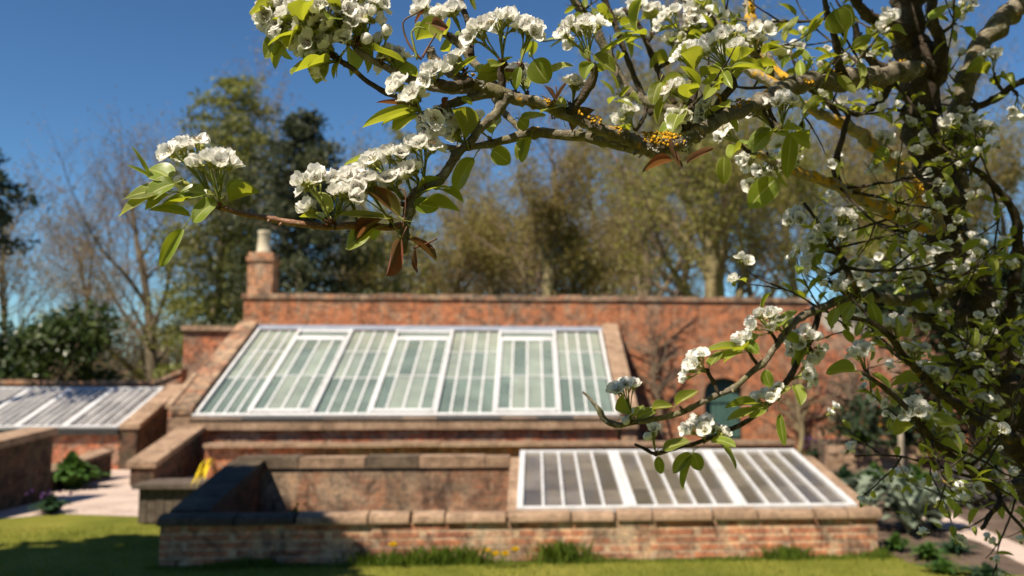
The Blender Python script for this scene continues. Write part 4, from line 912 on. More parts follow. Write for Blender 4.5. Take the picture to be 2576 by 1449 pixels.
branch('H2', [(2426, 268, 1.99, 9), (2470, 262, 1.97, 9), (2513, 243, 1.95, 9), (2550, 216, 1.93, 8), (2600, 190, 1.92, 6)], 'old_bark')
branch('I', [(2370, 575, 1.95, 17), (2305, 563, 1.90, 16), (2263, 546, 1.86, 15), (2221, 527, 1.82, 14), (2166, 499, 1.78, 14), (2124, 478, 1.74, 13.5), (2083, 456, 1.70, 13), (2013, 435, 1.65, 12.5), (1950, 410, 1.60, 10), (1895, 380, 1.55, 8)], 'lichen_bark')
branch('I2', [(2110, 470, 1.73, 9), (2100, 430, 1.72, 9), (2108, 392, 1.72, 8), (2120, 340, 1.73, 7), (2135, 290, 1.74, 6)], 'old_bark')
branch('I3', [(2310, 565, 1.90, 8), (2275, 588, 1.88, 10), (2245, 575, 1.87, 8), (2212, 565, 1.86, 6)], 'old_bark')
branch('J', [(2362, 570, 1.95, 20), (2340, 530, 1.92, 20), (2305, 478, 1.90, 19), (2263, 427, 1.87, 18), (2210, 380, 1.84, 17), (2166, 340, 1.81, 16), (2124, 311, 1.78, 14), (2069, 287, 1.75, 12), (2020, 268, 1.72, 9)], 'lichen_bark')
branch('K', [(2440, 690, 1.97, 22), (2360, 740, 1.86, 18), (2280, 756, 1.78, 16), (2185, 745, 1.68, 14), (2120, 752, 1.60, 13), (2080, 768, 1.55, 12), (2032, 788, 1.50, 11.5), (1990, 818, 1.46, 10), (1956, 866, 1.43, 9.5), (1922, 908, 1.41, 9), (1878, 950, 1.39, 8.5), (1847, 976, 1.38, 8.5), (1800, 997, 1.37, 8), (1748, 1020, 1.36, 8), (1710, 1040, 1.355, 8), (1650, 1054, 1.35, 8), (1586, 1062, 1.345, 8), (1558, 1068, 1.34, 8), (1527, 1057, 1.34, 8), (1511, 1038, 1.34, 8), (1498, 1022, 1.34, 6), (1466, 986, 1.34, 3)], 'pear_bark')
branch('K2', [(2062, 775, 1.53, 10), (2058, 800, 1.52, 9), (2046, 840, 1.50, 9), (2020, 887, 1.49, 9), (1990, 940, 1.47, 9), (1965, 976, 1.46, 8.5), (1932, 1016, 1.45, 8), (1905, 1042, 1.44, 7.5), (1868, 1066, 1.43, 7.5), (1834, 1080, 1.42, 7), (1785, 1102, 1.41, 6), (1746, 1116, 1.40, 6), (1690, 1131, 1.40, 5.5), (1650, 1142, 1.395, 5), (1622, 1128, 1.39, 4.5), (1596, 1117, 1.39, 3.5)], 'old_bark')
branch('K3', [(1808, 995, 1.37, 6), (1800, 970, 1.37, 6), (1786, 948, 1.37, 6), (1778, 930, 1.37, 5)], 'old_bark')
branch('K4', [(1908, 920, 1.41, 6), (1893, 900, 1.41, 5), (1884, 880, 1.41, 5)], 'old_bark')
branch('K5', [(1955, 866, 1.43, 6), (1948, 850, 1.43, 5), (1938, 835, 1.43, 5)], 'old_bark')
branch('L1', [(2560, 1110, 2.0, 15), (2460, 1060, 1.85, 13), (2371, 992, 1.75, 11), (2329, 955, 1.70, 10), (2288, 910, 1.66, 9), (2236, 843, 1.62, 8), (2190, 810, 1.60, 6), (2142, 795, 1.58, 4)], 'old_bark')
branch('L2', [(2590, 1200, 2.02, 14), (2560, 1215, 1.85, 12), (2505, 1230, 1.78, 10), (2459, 1193, 1.72, 9.5), (2391, 1148, 1.66, 9), (2339, 1097, 1.63, 8), (2308, 1055, 1.61, 7.5), (2262, 1008, 1.59, 7), (2210, 966, 1.57, 6), (2168, 935, 1.56, 4)], 'old_bark')
branch('L3', [(2505, 1232, 1.78, 8), (2515, 1262, 1.75, 7), (2490, 1300, 1.72, 6), (2470, 1330, 1.70, 4)], 'old_bark')
branch('L4', [(2455, 790, 1.98, 16), (2400, 790, 1.90, 14), (2340, 800, 1.85, 11), (2300, 790, 1.82, 8)], 'old_bark')
branch('L5', [(2490, 920, 1.99, 18), (2540, 780, 1.97, 16), (2560, 640, 1.95, 14), (2555, 560, 1.94, 12), (2530, 500, 1.92, 9), (2470, 440, 1.90, 7), (2440, 420, 1.88, 5)], 'old_bark')
branch('L6', [(2520, 980, 2.0, 15), (2440, 940, 1.9, 12), (2400, 890, 1.85, 9), (2370, 850, 1.8, 7)], 'old_bark')
branch('L7', [(2350, 740, 1.85, 10), (2330, 700, 1.80, 9), (2320, 680, 1.78, 7)], 'old_bark')
branch('L8', [(2160, 748, 1.66, 7), (2150, 720, 1.65, 6), (2120, 660, 1.66, 6), (2090, 610, 1.67, 5), (2060, 560, 1.68, 4), (2022, 510, 1.69, 4)], 'old_bark')
branch('L9', [(2210, 750, 1.70, 7), (2150, 690, 1.71, 6), (2110, 640, 1.72, 5), (2060, 630, 1.72, 4)], 'old_bark')
branch('G1', [(1760, 300, 1.66, 11), (1700, 280, 1.66, 12), (1650, 265, 1.66, 12), (1590, 235, 1.67, 12), (1545, 170, 1.68, 11), (1512, 98, 1.68, 11), (1476, 42, 1.68, 11), (1440, -10, 1.68, 10), (1400, -80, 1.68, 9)], 'pear_bark')
branch('G2', [(1640, 290, 1.74, 7), (1600, 205, 1.74, 7), (1567, 117, 1.74, 7), (1545, 55, 1.74, 8), (1520, 0, 1.74, 8), (1490, -70, 1.74, 8)], 'old_bark')
branch('G3', [(1700, 262, 1.70, 7), (1660, 190, 1.70, 7), (1636, 130, 1.70, 7), (1605, 60, 1.70, 7), (1570, 20, 1.70, 5)], 'old_bark')
branch('G4', [(1960, 205, 1.62, 10), (1900, 140, 1.63, 9), (1836, 82, 1.64, 9), (1782, 38, 1.65, 8), (1730, 0, 1.66, 8), (1660, -40, 1.67, 7)], 'pear_bark')
branch('G5', [(1985, 205, 1.70, 12), (1930, 150, 1.72, 12), (1895, 80, 1.73, 13), (1885, 20, 1.74, 13), (1880, -60, 1.75, 12)], 'lichen_bark')
branch('G6', [(2125, 198, 1.70, 12), (2112, 158, 1.68, 11), (2106, 117, 1.66, 9), (2092, 69, 1.65, 8), (2078, 20, 1.64, 7), (2066, -40, 1.64, 6)], 'old_bark')
branch('G7', [(2340, 250, 1.95, 18), (2365, 120, 1.9, 15), (2345, 40, 1.88, 13), (2330, -60, 1.86, 12), (2200, -330, 1.7, 8)], 'old_bark', jit=.25)
branch('G8', [(2300, 130, 1.94, 20), (2250, 70, 1.9, 16), (2180, 40, 1.86, 13), (2140, -20, 1.82, 11), (2020, -180, 1.7, 9), (1880, -330, 1.56, 7)], 'old_bark', jit=.25)
branch('G9', [(2245, 185, 1.85, 14), (2190, 150, 1.82, 12), (2160, 110, 1.80, 10), (2150, 60, 1.79, 8)], 'old_bark', jit=.3)
branch('G10', [(2250, 190, 1.86, 10), (2210, 260, 1.84, 9), (2160, 285, 1.82, 8), (2110, 270, 1.80, 6)], 'old_bark', jit=.3)
# foot of the trunk and limbs above the photo
tp = U(2700, 1420, 2.06); b = MB(); pts = [base_z + Vector((.03, .02, -.08)), base_z + Vector((0, 0, .25)), base_z.lerp(tp, .6), tp + Vector((-.004, .002, .01))]
b.tube(catmull(pts, .06), [.085 - .04 * i / (len(catmull(pts, .06)) - 1) for i in range(len(catmull(pts, .06)))], 16, jit=.15); b.build('trunk', M['old_bark'], pear)

# ---- lichen tufts
def lichen(px, py, d, ln, rr, mat, seed, n=60, ang=0):
    rng = random.Random(seed); b = MB(); 
    for i in range(n):
        a = rng.gauss(0, .4) * ln; c_ = U(px + a * math.cos(ang), py + a * math.sin(ang), d); k = rng.uniform(-1.9, 1.9)
        q = c_ + Vector((0, math.sin(k) * -1, math.cos(k))) * rr * d / F * rng.uniform(.84, 1.02); s_ = rng.uniform(1.6, 5.0) * d / F
        m_ = 6; up = (q - c_).normalized(); e = up.orthogonal().normalized(); f = up.cross(e)
        ring = [q + (e * math.cos(j * 6.283 / m_) + f * math.sin(j * 6.283 / m_)) * s_ * rng.uniform(.6, 1.2) + up * s_ * rng.uniform(.1, .9) for j in range(m_)]
        b.add(ring + [q + up * s_ * .15, q - up * s_ * .5], [(j, (j + 1) % m_, m_) for j in range(m_)] + [((j + 1) % m_, j, m_ + 1) for j in range(m_)], 0, True)
    b.build('lichen', M[mat], pear, origin=tuple(U(px, py, d)))
lichen(1655, 362, 1.232, 66, 29, 'lichen_orange', 1, 260, .02); lichen(1700, 368, 1.25, 40, 25, 'lichen_grey', 2, 90); lichen(1752, 352, 1.28, 28, 22, 'lichen_grey', 3, 60)
lichen(1640, 385, 1.225, 60, 22, 'lichen_grey', 4, 60); lichen(2085, 200, 1.69, 40, 24, 'lichen_orange', 5, 110); lichen(2010, 215, 1.61, 38, 20, 'lichen_orange', 6, 70)
lichen(1850, 275, 1.375, 38, 23, 'lichen_orange', 7, 70, -.3); lichen(2150, 487, 1.765, 34, 16, 'lichen_orange', 8, 90, .45); lichen(2090, 462, 1.70, 16, 15, 'lichen_orange', 9, 50); lichen(2212, 520, 1.815, 14, 15, 'lichen_orange', 10, 40)
lichen(1888, 35, 1.735, 50, 13, 'lichen_orange', 11, 120, 1.4); lichen(1455, 290, 1.20, 18, 18, 'lichen_orange', 12, 24); lichen(1212, 222, 1.175, 20, 18, 'lichen_grey', 13, 40); lichen(1185, 205, 1.175, 12, 18, 'lichen_orange', 14, 12)
lichen(1345, 332, 1.27, 14, 13, 'lichen_orange', 15, 14); lichen(1740, 290, 1.29, 26, 12, 'lichen_orange', 16, 40, 1.6); lichen(1810, 262, 1.345, 20, 12, 'lichen_orange', 17, 30, 1.5); lichen(2265, 178, 1.88, 50, 26, 'lichen_orange', 18, 50)
lichen(2315, 172, 1.945, 46, 50, 'lichen_grey', 19, 110); lichen(2240, 395, 1.85, 40, 18, 'lichen_orange', 20, 40, .8)

for i, q in enumerate([(1560, 340, 1.212, 26, 19), (1500, 312, 1.204, 20, 18), (1930, 246, 1.49, 26, 17), (2150, 196, 1.75, 34, 20), (1385, 268, 1.195, 16, 16), (1800, 300, 1.35, 24, 17), (2045, 272, 1.735, 26, 10), (2300, 476, 1.895, 26, 18), (2430, 210, 2.0, 24, 21)]): lichen(*q, 'lichen_orange', 30 + i, 40, .3 if i not in (2, 3, 5) else -.3)
# ---- flower and leaf shapes (shared by all copies)
def petal(b, rng, az, elev, ln, wd, cup):
    ns, nt = 7, 5; ca, sa = math.cos(az), math.sin(az); vs_, uvs = [], []
    prof = [.16, .54, .85, 1.0, 1.0, .88, .52]; ph = rng.uniform(0, 6)
    tw = rng.uniform(-.25, .25)
    for i in range(ns):
        s = i / (ns - 1); e = elev + cup * (.5 - s); r_ = .0014 + ln * s * math.cos(e); z = .0034 + ln * s * math.sin(e)
        for j in range(nt):
            q = -1 + 2 * j / (nt - 1); x = q * wd * .5 * prof[i]; rr = r_ - (q * q) * ln * .10 * (s > .7) + (.04 * ln if (i == ns - 1 and abs(q) > .3) else 0)
            zz = z + (q * q) * wd * .15 * (1 - .3 * s) + ln * .016 * math.sin(4 * q + ph + 3 * s) * s + tw * .6 * x * s
            vs_.append((ca * rr - sa * x, sa * rr + ca * x, zz)); uvs.append((.5 + .5 * q, s))
    b.add(vs_, [(i * nt + j, i * nt + j + 1, (i + 1) * nt + j + 1, (i + 1) * nt + j) for i in range(ns - 1) for j in range(nt - 1)], 0, True, uvs)
def flower_mesh(seed, elev, missing=0, old=False):
    rng = random.Random(seed); b = MB()
    for k in range(5 - missing): petal(b, rng, k * 1.2566 + rng.uniform(-.12, .12), elev + rng.uniform(-.2, .2), rng.uniform(.0120, .0142), rng.uniform(.0130, .0152), rng.uniform(-.75, .25))
    pr = [(.0009, -.004), (.0018, -.0025), (.0026, 0), (.0032, .0022), (.0030, .0036), (.001, .0030)]        # hypanthium
    b.tube([(0, 0, z) for r, z in pr], [r for r, z in pr], 8, 3)
    for k in range(5):                                                     # sepals
        a = k * 1.2566 + .63; c_, s_ = math.cos(a), math.sin(a); e = [(.0026, .0006, .0012), (.0052, -.0002, .0009), (.0078, -.0022, 0)]
        vs_ = []
        for r, z, h in e: vs_ += [(c_ * r - s_ * h, s_ * r + c_ * h, z + .001), (c_ * r + s_ * h, s_ * r - c_ * h, z + .001)]
        b.add(vs_, [(0, 1, 3, 2), (2, 3, 5, 4)], 3, True)
    for k in range(18):                                                    # stamens
        a = rng.uniform(0, 6.283); t_ = rng.uniform(.15, 1); l_ = rng.uniform(.0055, .0085); d = Vector((math.cos(a) * t_ * .75, math.sin(a) * t_ * .75, 1)).normalized()
        p = Vector((math.cos(a) * .0018 * t_, math.sin(a) * .0018 * t_, .0034)); tip = p + d * l_
        b.tube([p, p.lerp(tip, .5) + Vector((0, 0, .0004)), tip], [.00024, .0002, .0002], 3, 1, cap=False)
        x, y, z = Vector((1, 0, 0)), Vector((0, 1, 0)), Vector((0, 0, 1)); s_ = .00074
        b.add([tip + x * s_, tip - x * s_, tip + y * s_, tip - y * s_, tip + z * s_, tip - z * s_], [(0, 2, 4), (2, 1, 4), (1, 3, 4), (3, 0, 4), (2, 0, 5), (1, 2, 5), (3, 1, 5), (0, 3, 5)], 2, True)
    b.tube([(0, 0, .003), (0, 0, .0042)], [.0024, .0014], 8, 4)
    for k in range(5): d = Vector((math.cos(k * 1.26) * .12, math.sin(k * 1.26) * .12, 1)) * .005; b.tube([(0, 0, .004), Vector((0, 0, .004)) + d], [.0003, .00025], 3, 4)
    me = b.build('flower_shape', [M['petal'], M['filament'], M['anther_old' if old else 'anther'], M['calyx'], M['disc']]); m_ = me.data; bpy.data.objects.remove(me); return m_
def bud_mesh(seed, r=.0068):
    rng = random.Random(seed); b = MB()
    for k in range(5):
        a0 = k * 1.2566; vs_, uvs = [], []
        for i in range(7):
            s = i / 6; ph = math.pi * (.08 + .86 * s)
            for j in range(5):
                q = -1 + 2 * j / 4; a = a0 + q * .95 * (1 - .35 * s * s); rr = r * math.sin(ph) * (1 + .05 * q) * (1 + .03 * k / 5); vs_.append((math.cos(a) * rr, math.sin(a) * rr, .004 + r * (1 - math.cos(ph)) * 1.02)); uvs.append((.5 + .5 * q, .3 + .7 * s))
        b.add(vs_, [(i * 5 + j, i * 5 + j + 1, (i + 1) * 5 + j + 1, (i + 1) * 5 + j) for i in range(6) for j in range(4)], 0, True, uvs)
    pr = [(.0009, -.004), (.0018, -.0025), (.0027, 0), (.0034, .0022), (.0036, .0045), (.001, .004)]; b.tube([(0, 0, z) for q, z in pr], [q for q, z in pr], 8, 1)
    for k in range(5):
        a = k * 1.2566 + .3; vs_ = []
        for rr, z, h in [(.0034, .0035, .0012), (.0052, .006, .001), (.0066, .0085, 0)]: vs_ += [(math.cos(a) * rr - math.sin(a) * h, math.sin(a) * rr + math.cos(a) * h, z), (math.cos(a) * rr + math.sin(a) * h, math.sin(a) * rr - math.cos(a) * h, z)]
        b.add(vs_, [(0, 1, 3, 2), (2, 3, 5, 4)], 1, True)
    o = b.build('bud_shape', [M['petal'], M['calyx']]); m_ = o.data; bpy.data.objects.remove(o); return m_
FL = [flower_mesh(i, e) for i, e in enumerate([.62, .48, .75, .55, .88, .68, .52, .80])] + [flower_mesh(20, .3, 1, True)]
FLH = [flower_mesh(30 + i, e) for i, e in enumerate([1.1, 1.25, 1.0])]
BD = [bud_mesh(1), bud_mesh(2, .0058)]
def leaf_mesh(seed, mat, droop=.25, fold=.35, wav=.03, curl=0, pet=.32, twist=0):
    rng = random.Random(seed); b = MB(); ns, nt = 14, 9; vs_, uvs = [], []; ph = rng.uniform(0, 6); asym = rng.uniform(-.06, .06)
    for i in range(ns):
        s = i / (ns - 1); wd = 1.0 * (max(0, s) ** .55) * (max(0, 1 - s) ** .66) * 1.62 * (1 + .0) if 0 < s < 1 else .015
        wd = max(.015, wd) * .5
        for j in range(nt):
            q = -1 + 2 * j / (nt - 1); x = q * wd; z = -droop * s * s + abs(x) * fold * (1 - .3 * s) + wav * math.sin(7 * s + ph + (2 if q > 0 else 0)) * abs(q) ** 2
            if curl: 
                a = curl * q * q; z += a * wd * .9; x *= (1 - .35 * abs(curl) * q * q)
            x += asym * math.sin(s * 3.1); tw = twist * s
            x, z = x * math.cos(tw) - (z + droop * s * s) * math.sin(tw), x * math.sin(tw) + (z + droop * s * s) * math.cos(tw) - droop * s * s
            vs_.append((x, s, z)); uvs.append((.5 + .5 * q, s))
    b.add(vs_, [(i * nt + j, i * nt + j + 1, (i + 1) * nt + j + 1, (i + 1) * nt + j) for i in range(ns - 1) for j in range(nt - 1)], 0, True, uvs)
    k0 = len(b.v); b.tube([(0, -pet, -.09 * pet), (0, -pet * .5, .05 * pet), (0, .02, .002)], [.024, .017, .016], 6, 1)
    o = b.build('leaf_shape', [M[mat], M['pedicel'] if 'red' not in mat else M['leaf_red']]); m_ = o.data; bpy.data.objects.remove(o); return m_
LF = [leaf_mesh(1, 'leaf', .20, .30), leaf_mesh(2, 'leaf', .10, .5, .05), leaf_mesh(3, 'leaf', .38, .2, .03), leaf_mesh(4, 'leaf_pale', .25, .55, .04), leaf_mesh(5, 'leaf', .05, .75, .05, twist=.5), leaf_mesh(6, 'leaf_pale', .30, .9, .04, .3, twist=-.4), leaf_mesh(7, 'leaf', .3, .45, .06, twist=.8)]
LFOLD = [leaf_mesh(8, 'leaf_pale', .15, 1.6, .03, .5), leaf_mesh(9, 'leaf', .2, 1.3, .04, .3)]
LRUST = [leaf_mesh(10, 'leaf_rusty', .3, 1.0, .06, .8), leaf_mesh(11, 'leaf_rusty', .2, 1.3, .1, .9, twist=.5)]
LRED = [leaf_mesh(12, 'leaf_red', .3, 1.5, .09, .9, twist=.7), leaf_mesh(13, 'leaf_red', .1, 1.1, .1, .8, twist=-.6)]
def inst(name, mesh, parent, pos, ydir, zdir, scale, label=None):
    o = bpy.data.objects.new(name, mesh); COL.objects.link(o); o.parent = parent
    Y = ydir.normalized(); Z = zdir - Y * zdir.dot(Y); Z = Z.normalized() if Z.length > 1e-5 else Y.orthogonal().normalized(); X = Y.cross(Z)
    m_ = Matrix((X, Y, Z)).transposed().to_4x4(); sc_ = scale if hasattr(scale, '__len__') else (scale,) * 3
    o.matrix_local = Matrix.Translation(Vector(pos) - ORG[parent.name]) @ m_ @ Matrix.Diagonal((*sc_, 1))
    ORG[o.name] = Vector(pos)
    if label: o['label'] = label
    return o
SAMP = []
for key_, (ps, rs) in BR.items():
    for i in range(0, len(ps), 2): SAMP.append((ps[i], rs[i]))
def pix(p):
    q = p - CAM; fz = q.y * cp + q.z * sp; return CXP + F * q.x / fz, CYP - F * (-q.y * sp + q.z * cp) / fz, fz
SP_ = [(*pix(p), p, r) for p, r in SAMP]
def nearest(px, py, d=None):
    best = min(SP_, key=lambda s_: (s_[0] - px) ** 2 + (s_[1] - py) ** 2 + (0 if d is None else ((s_[2] - d) * 900) ** 2)); return best
rngC = random.Random(2024)
def cluster(cx, cy, w, bx, by, n, d=None, nl=4, buds=0, half=.25, leafl=(.034, .052), face=.35, dz=0):
    rng = random.Random(int(cx * 7 + cy * 13)); s_ = nearest(bx, by, d); n = int(n * 1.3 + .5)
    if d is None: d = s_[2] - .004 + dz
    B = U(bx, by, d); C = U(cx, cy, d + rng.uniform(-.012, .006)); q = d / F; b = MB()
    if (s_[3] - B).length > .0015:                                 # spur from the branch
        L_ = (s_[3] - B).length
        if L_ < .16:
            mid = s_[3].lerp(B, .5) + rdir(rng) * L_ * .08; k = catmull([s_[3], mid, B], .004); b.tube(k, [max(.0026, .0040 - .0012 * i / len(k)) * (1 + .22 * (i % 3 == 0)) for i in range(len(k))], 8, 0, jit=.25, seed=cx)
    root = None; axis = (C - B); H = axis.length; axis.normalize()
    e1 = axis.cross(Vector((0, 1, 0))); e1 = e1.normalized() if e1.length > .1 else Vector((1, 0, 0)); e2 = axis.cross(e1).normalized()
    Rr = max(w * .5 * q - .006, .003); toc = (CAM - C).normalized(); items = []
    for i in range(n + buds):
        isb = i >= n; rr = math.sqrt((i + .35) / (n + buds)); a = i * 2.39996 + cx
        off = e1 * math.cos(a) * Rr * rr + e2 * math.sin(a) * Rr * 1.0 * rr + axis * (math.sqrt(max(0, 1 - .8 * rr * rr)) - .75) * Rr * .8 + rdir(rng) * .003
        if isb: off = off * 1.1 - axis * H * rng.uniform(.0, .25)
        N = (axis * 1.0 + off.normalized() * rr * .95 + toc * face * rng.uniform(.2, 1.5) + rdir(rng) * .28).normalized(); P = C + off - N * .005
        j = P - N * .004; c1 = B + axis * H * .35 + (P - B) * .12; k = []
        for t_ in (0, .2, .4, .6, .8, 1.0): k.append(B * (1 - t_) ** 3 + c1 * 3 * t_ * (1 - t_) ** 2 + (j - N * H * .22) * 3 * t_ * t_ * (1 - t_) + j * t_ ** 3)
        b.tube(k, [.0011, .00095, .00095, .001, .00115, .0013], 5, 1); items.append((P, N, isb))
    for k in range(3):                                             # bud scales at the base
        c_ = B + rdir(rng) * .002; e = (axis + rdir(rng) * .9).normalized(); b.tube([c_, c_ + e * .004, c_ + e * .009], [.0012, .0017, .0003], 5, 2)
    root = b.build('blossom_cluster' if n > 2 else 'small_blossom_cluster', [M['old_bark'], M['pedicel'], M['bud_scale']], pear, origin=tuple(B))
    for P, N, isb in items:
        r_ = rng.random(); me = rng.choice(BD) if isb else (rng.choice(FLH) if r_ < half else rng.choice(FL)); x = rdir(rng)
        inst('flower_bud' if isb else 'flower', me, root, P, x - N * x.dot(N), N, rng.uniform(1.0, 1.18))
    for i in range(nl):
        a = i * 2.4 + rng.uniform(-.6, .6) + cy; out = (e1 * math.cos(a) + e2 * math.sin(a) * .8); dr = (out + axis * rng.uniform(-.25, .75) + Vector((0, 0, -.12))).normalized(); l_ = rng.uniform(*leafl)
        up = (Vector((0, 0, 1)) + axis * .5 + rdir(rng) * .55 + toc * .3); me = rng.choice(LF + LF + LFOLD[:1])
        inst('leaf', me, root, B + dr * l_ * .32, dr, up, (l_ * rng.uniform(.50, .68) / .62 * .95, l_, l_))
    return root
CL = [ # cx, cy, w, bx, by, n [, opts]
    (462, 378, 130, 548, 518, 7, dict(nl=0, half=.3)), (537, 412, 128, 556, 518, 8, dict(nl=1, half=.75, face=.1)), (446, 440, 20, 540, 520, 0, dict(nl=0, buds=1)),
    (783, 458, 108, 832, 562, 6, dict(nl=1)), (776, 528, 62, 830, 564, 3, dict(nl=0, half=.6)), (870, 490, 100, 838, 562, 6, dict(nl=1)), (872, 450, 84, 900, 562, 5, dict(nl=1)),
    (925, 465, 80, 985, 562, 5, dict(nl=1)), (935, 412, 110, 1022, 505, 6, dict(nl=1)), (1000, 392, 78, 1040, 497, 4, dict(nl=1)), (1064, 368, 104, 1068, 472, 6, dict(nl=1)), (1035, 432, 80, 1062, 474, 4, dict(nl=0)), (985, 455, 70, 1020, 520, 3, dict(nl=1)),
    (1190, 312, 74, 1236, 352, 4, dict(nl=1)), (1150, 335, 72, 1180, 375, 4, dict(nl=1)), (1085, 312, 66, 1110, 276, 4, dict(nl=0)), (1125, 285, 50, 1128, 262, 2, dict(nl=0)),
    (1205, 82, 92, 1266, 160, 5, dict(nl=0, face=.8)), (1262, 58, 100, 1264, 165, 6, dict(nl=1, face=.7)), (1330, 74, 88, 1308, 168, 6, dict(nl=1, face=.5)),
    (1460, 78, 132, 1486, 162, 8, dict(nl=0)), (1140, 30, 64, 1165, 95, 4, dict(nl=1)), (1098, 52, 72, 1124, 92, 4, dict(nl=1)),
    (690, 30, 80, 735, 52, 4, dict(nl=0)), (740, 8, 90, 765, 70, 5, dict(nl=2)), (810, 10, 90, 838, 88, 5, dict(nl=2)), (838, 75, 92, 880, 110, 5, dict(nl=1)), (895, 55, 60, 892, 112, 3, dict(nl=1)), (900, -5, 90, 862, 66, 4, dict(nl=2)),
    (772, 112, 60, 838, 142, 3, dict(nl=0, half=.6, buds=1)), (800, 158, 66, 850, 155, 4, dict(nl=1)), (830, 125, 60, 860, 156, 3, dict(nl=0)), (955, 92, 84, 958, 158, 0, dict(nl=1, buds=4)), (988, 143, 88, 1000, 188, 6, dict(nl=1)),
    (1003, 212, 54, 1058, 290, 3, dict(nl=0, half=.6)), (1082, 188, 78, 1100, 214, 5, dict(nl=1)), (1150, 155, 60, 1172, 180, 3, dict(nl=1)), (1040, 245, 60, 1064, 292, 3, dict(nl=1)), (950, 10, 60, 900, 100, 3, dict(nl=1, d=1.20)),
    (1305, 186, 74, 1325, 240, 4, dict(nl=1, d=1.23)), (1445, 215, 60, 1440, 268, 4, dict(nl=1, d=1.22)), (1280, 190, 50, 1300, 235, 2, dict(nl=0, d=1.23)),
    (1680, 45, 100, 1720, 95, 6, dict(d=1.66)), (1735, 65, 90, 1770, 100, 5, dict(d=1.66)), (1640, 30, 70, 1640, 90, 4, dict(d=1.69)), (1790, 110, 120, 1838, 190, 9, dict(nl=5)), (1730, 135, 90, 1746, 205, 6, dict(nl=5)), (1850, 120, 70, 1862, 168, 4, {}), (1920, 75, 70, 1915, 125, 4, dict(d=1.64)), (1560, 45, 40, 1546, 70, 2, dict(d=1.74)),
    (1572, 290, 74, 1600, 330, 5, dict(d=1.66, nl=1)), (1695, 228, 64, 1730, 262, 4, dict(nl=3)), (1712, 300, 60, 1730, 300, 3, dict(nl=1)), (1765, 285, 62, 1790, 290, 4, dict(nl=1, d=1.32)), (1900, 272, 74, 1950, 330, 5, dict(d=1.46, nl=2, face=1.2)), (1972, 258, 80, 1966, 330, 6, dict(d=1.46, nl=2, face=1.2)), (1825, 328, 74, 1870, 372, 5, dict(nl=2, face=1.0, d=1.5)),
    (1880, 405, 56, 1930, 385, 3, dict(nl=1, face=1.0)), (1925, 435, 66, 1950, 395, 4, dict(nl=2, face=1.2)), (1888, 465, 44, 1940, 402, 2, dict(nl=1, face=1.2)), (1960, 410, 60, 1975, 425, 3, dict(nl=1)),
    (2000, 548, 66, 2046, 580, 5, dict(nl=2)), (2125, 545, 72, 2098, 600, 5, dict(nl=2)), (2055, 600, 90, 2085, 620, 6, dict(nl=2)), (2120, 590, 60, 2110, 630, 4, dict(nl=1)), (2038, 662, 60, 2090, 690, 4, dict(nl=2)), (2140, 712, 110, 2160, 750, 7, dict(nl=3)), (2160, 670, 70, 2170, 720, 4, dict(nl=1)),
    (2318, 645, 110, 2325, 700, 7, dict(nl=3, face=.8)), (2300, 690, 70, 2328, 712, 4, dict(nl=1, face=.8)), (2400, 680, 66, 2395, 725, 4, dict(nl=2)), (2475, 322, 74, 2470, 370, 5, dict(nl=3, d=1.9)), (2385, 318, 66, 2370, 360, 4, dict(nl=3, d=1.88)), (2225, 350, 60, 2215, 380, 3, dict(nl=1)),
    (2495, 140, 70, 2500, 190, 4, dict(nl=3)), (2555, 280, 60, 2560, 235, 4, dict(nl=2)), (2455, 660, 60, 2490, 690, 4, dict(nl=2, d=1.9)), (2240, 40, 60, 2230, 80, 3, dict(nl=3)), (2420, 20, 80, 2400, 60, 4, dict(nl=3, d=1.9)),
    (1915, 798, 96, 1940, 838, 6, dict(nl=2)), (1960, 815, 60, 1975, 845, 4, dict(nl=1)), (2010, 855, 96, 2040, 880, 8, dict(nl=1, face=1.2)), (2050, 890, 70, 2040, 880, 4, dict(nl=1, face=1.0)), (1745, 915, 104, 1778, 936, 7, dict(nl=1)), (1862, 860, 56, 1884, 884, 4, dict(nl=3)), (1570, 972, 84, 1590, 1060, 6, dict(nl=1)), (1930, 1000, 106, 1940, 1015, 8, dict(nl=2, face=1.0)),
    (2030, 938, 70, 1990, 955, 4, dict(nl=1)), (1752, 1070, 90, 1775, 1110, 8, dict(nl=2)), (1808, 1090, 76, 1800, 1100, 5, dict(nl=1)), (1642, 1090, 40, 1650, 1140, 1, dict(nl=1, buds=2)), (1580, 1052, 40, 1600, 1062, 1, dict(nl=1, buds=2)),
    (2165, 885, 70, 2180, 935, 5, dict(nl=2, d=1.58)), (2262, 826, 90, 2250, 855, 7, dict(nl=3)), (2335, 790, 96, 2330, 800, 6, dict(nl=3)), (2305, 880, 70, 2300, 920, 5, dict(nl=3)), (2350, 940, 100, 2340, 965, 7, dict(nl=3)), (2300, 1030, 76, 2310, 1058, 5, dict(nl=3))]
CL += [(2378, 1080, 104, 2350, 1105, 8, dict(nl=3)), (2475, 1005, 90, 2470, 1060, 6, dict(nl=3)), (2505, 1200, 90, 2480, 1212, 6, dict(nl=3))]
CL += [(715, 62, 80, 765, 75, 4, dict(nl=2)), (770, 48, 84, 800, 90, 5, dict(nl=2)), (860, 20, 80, 850, 50, 4, dict(nl=2)), (680, -5, 80, 710, 20, 4, dict(nl=2)), (800, 60, 70, 830, 95, 4, dict(nl=1)), (740, 85, 60, 780, 80, 3, dict(nl=2)),
    (1750, 25, 80, 1770, 35, 5, dict(nl=3)), (2200, 420, 60, 2200, 375, 3, dict(nl=2)), (2430, 880, 80, 2420, 920, 5, dict(nl=3)), (2540, 1010, 70, 2560, 1110, 4, dict(nl=3)), (2440, 850, 60, 2440, 940, 4, dict(nl=3))]
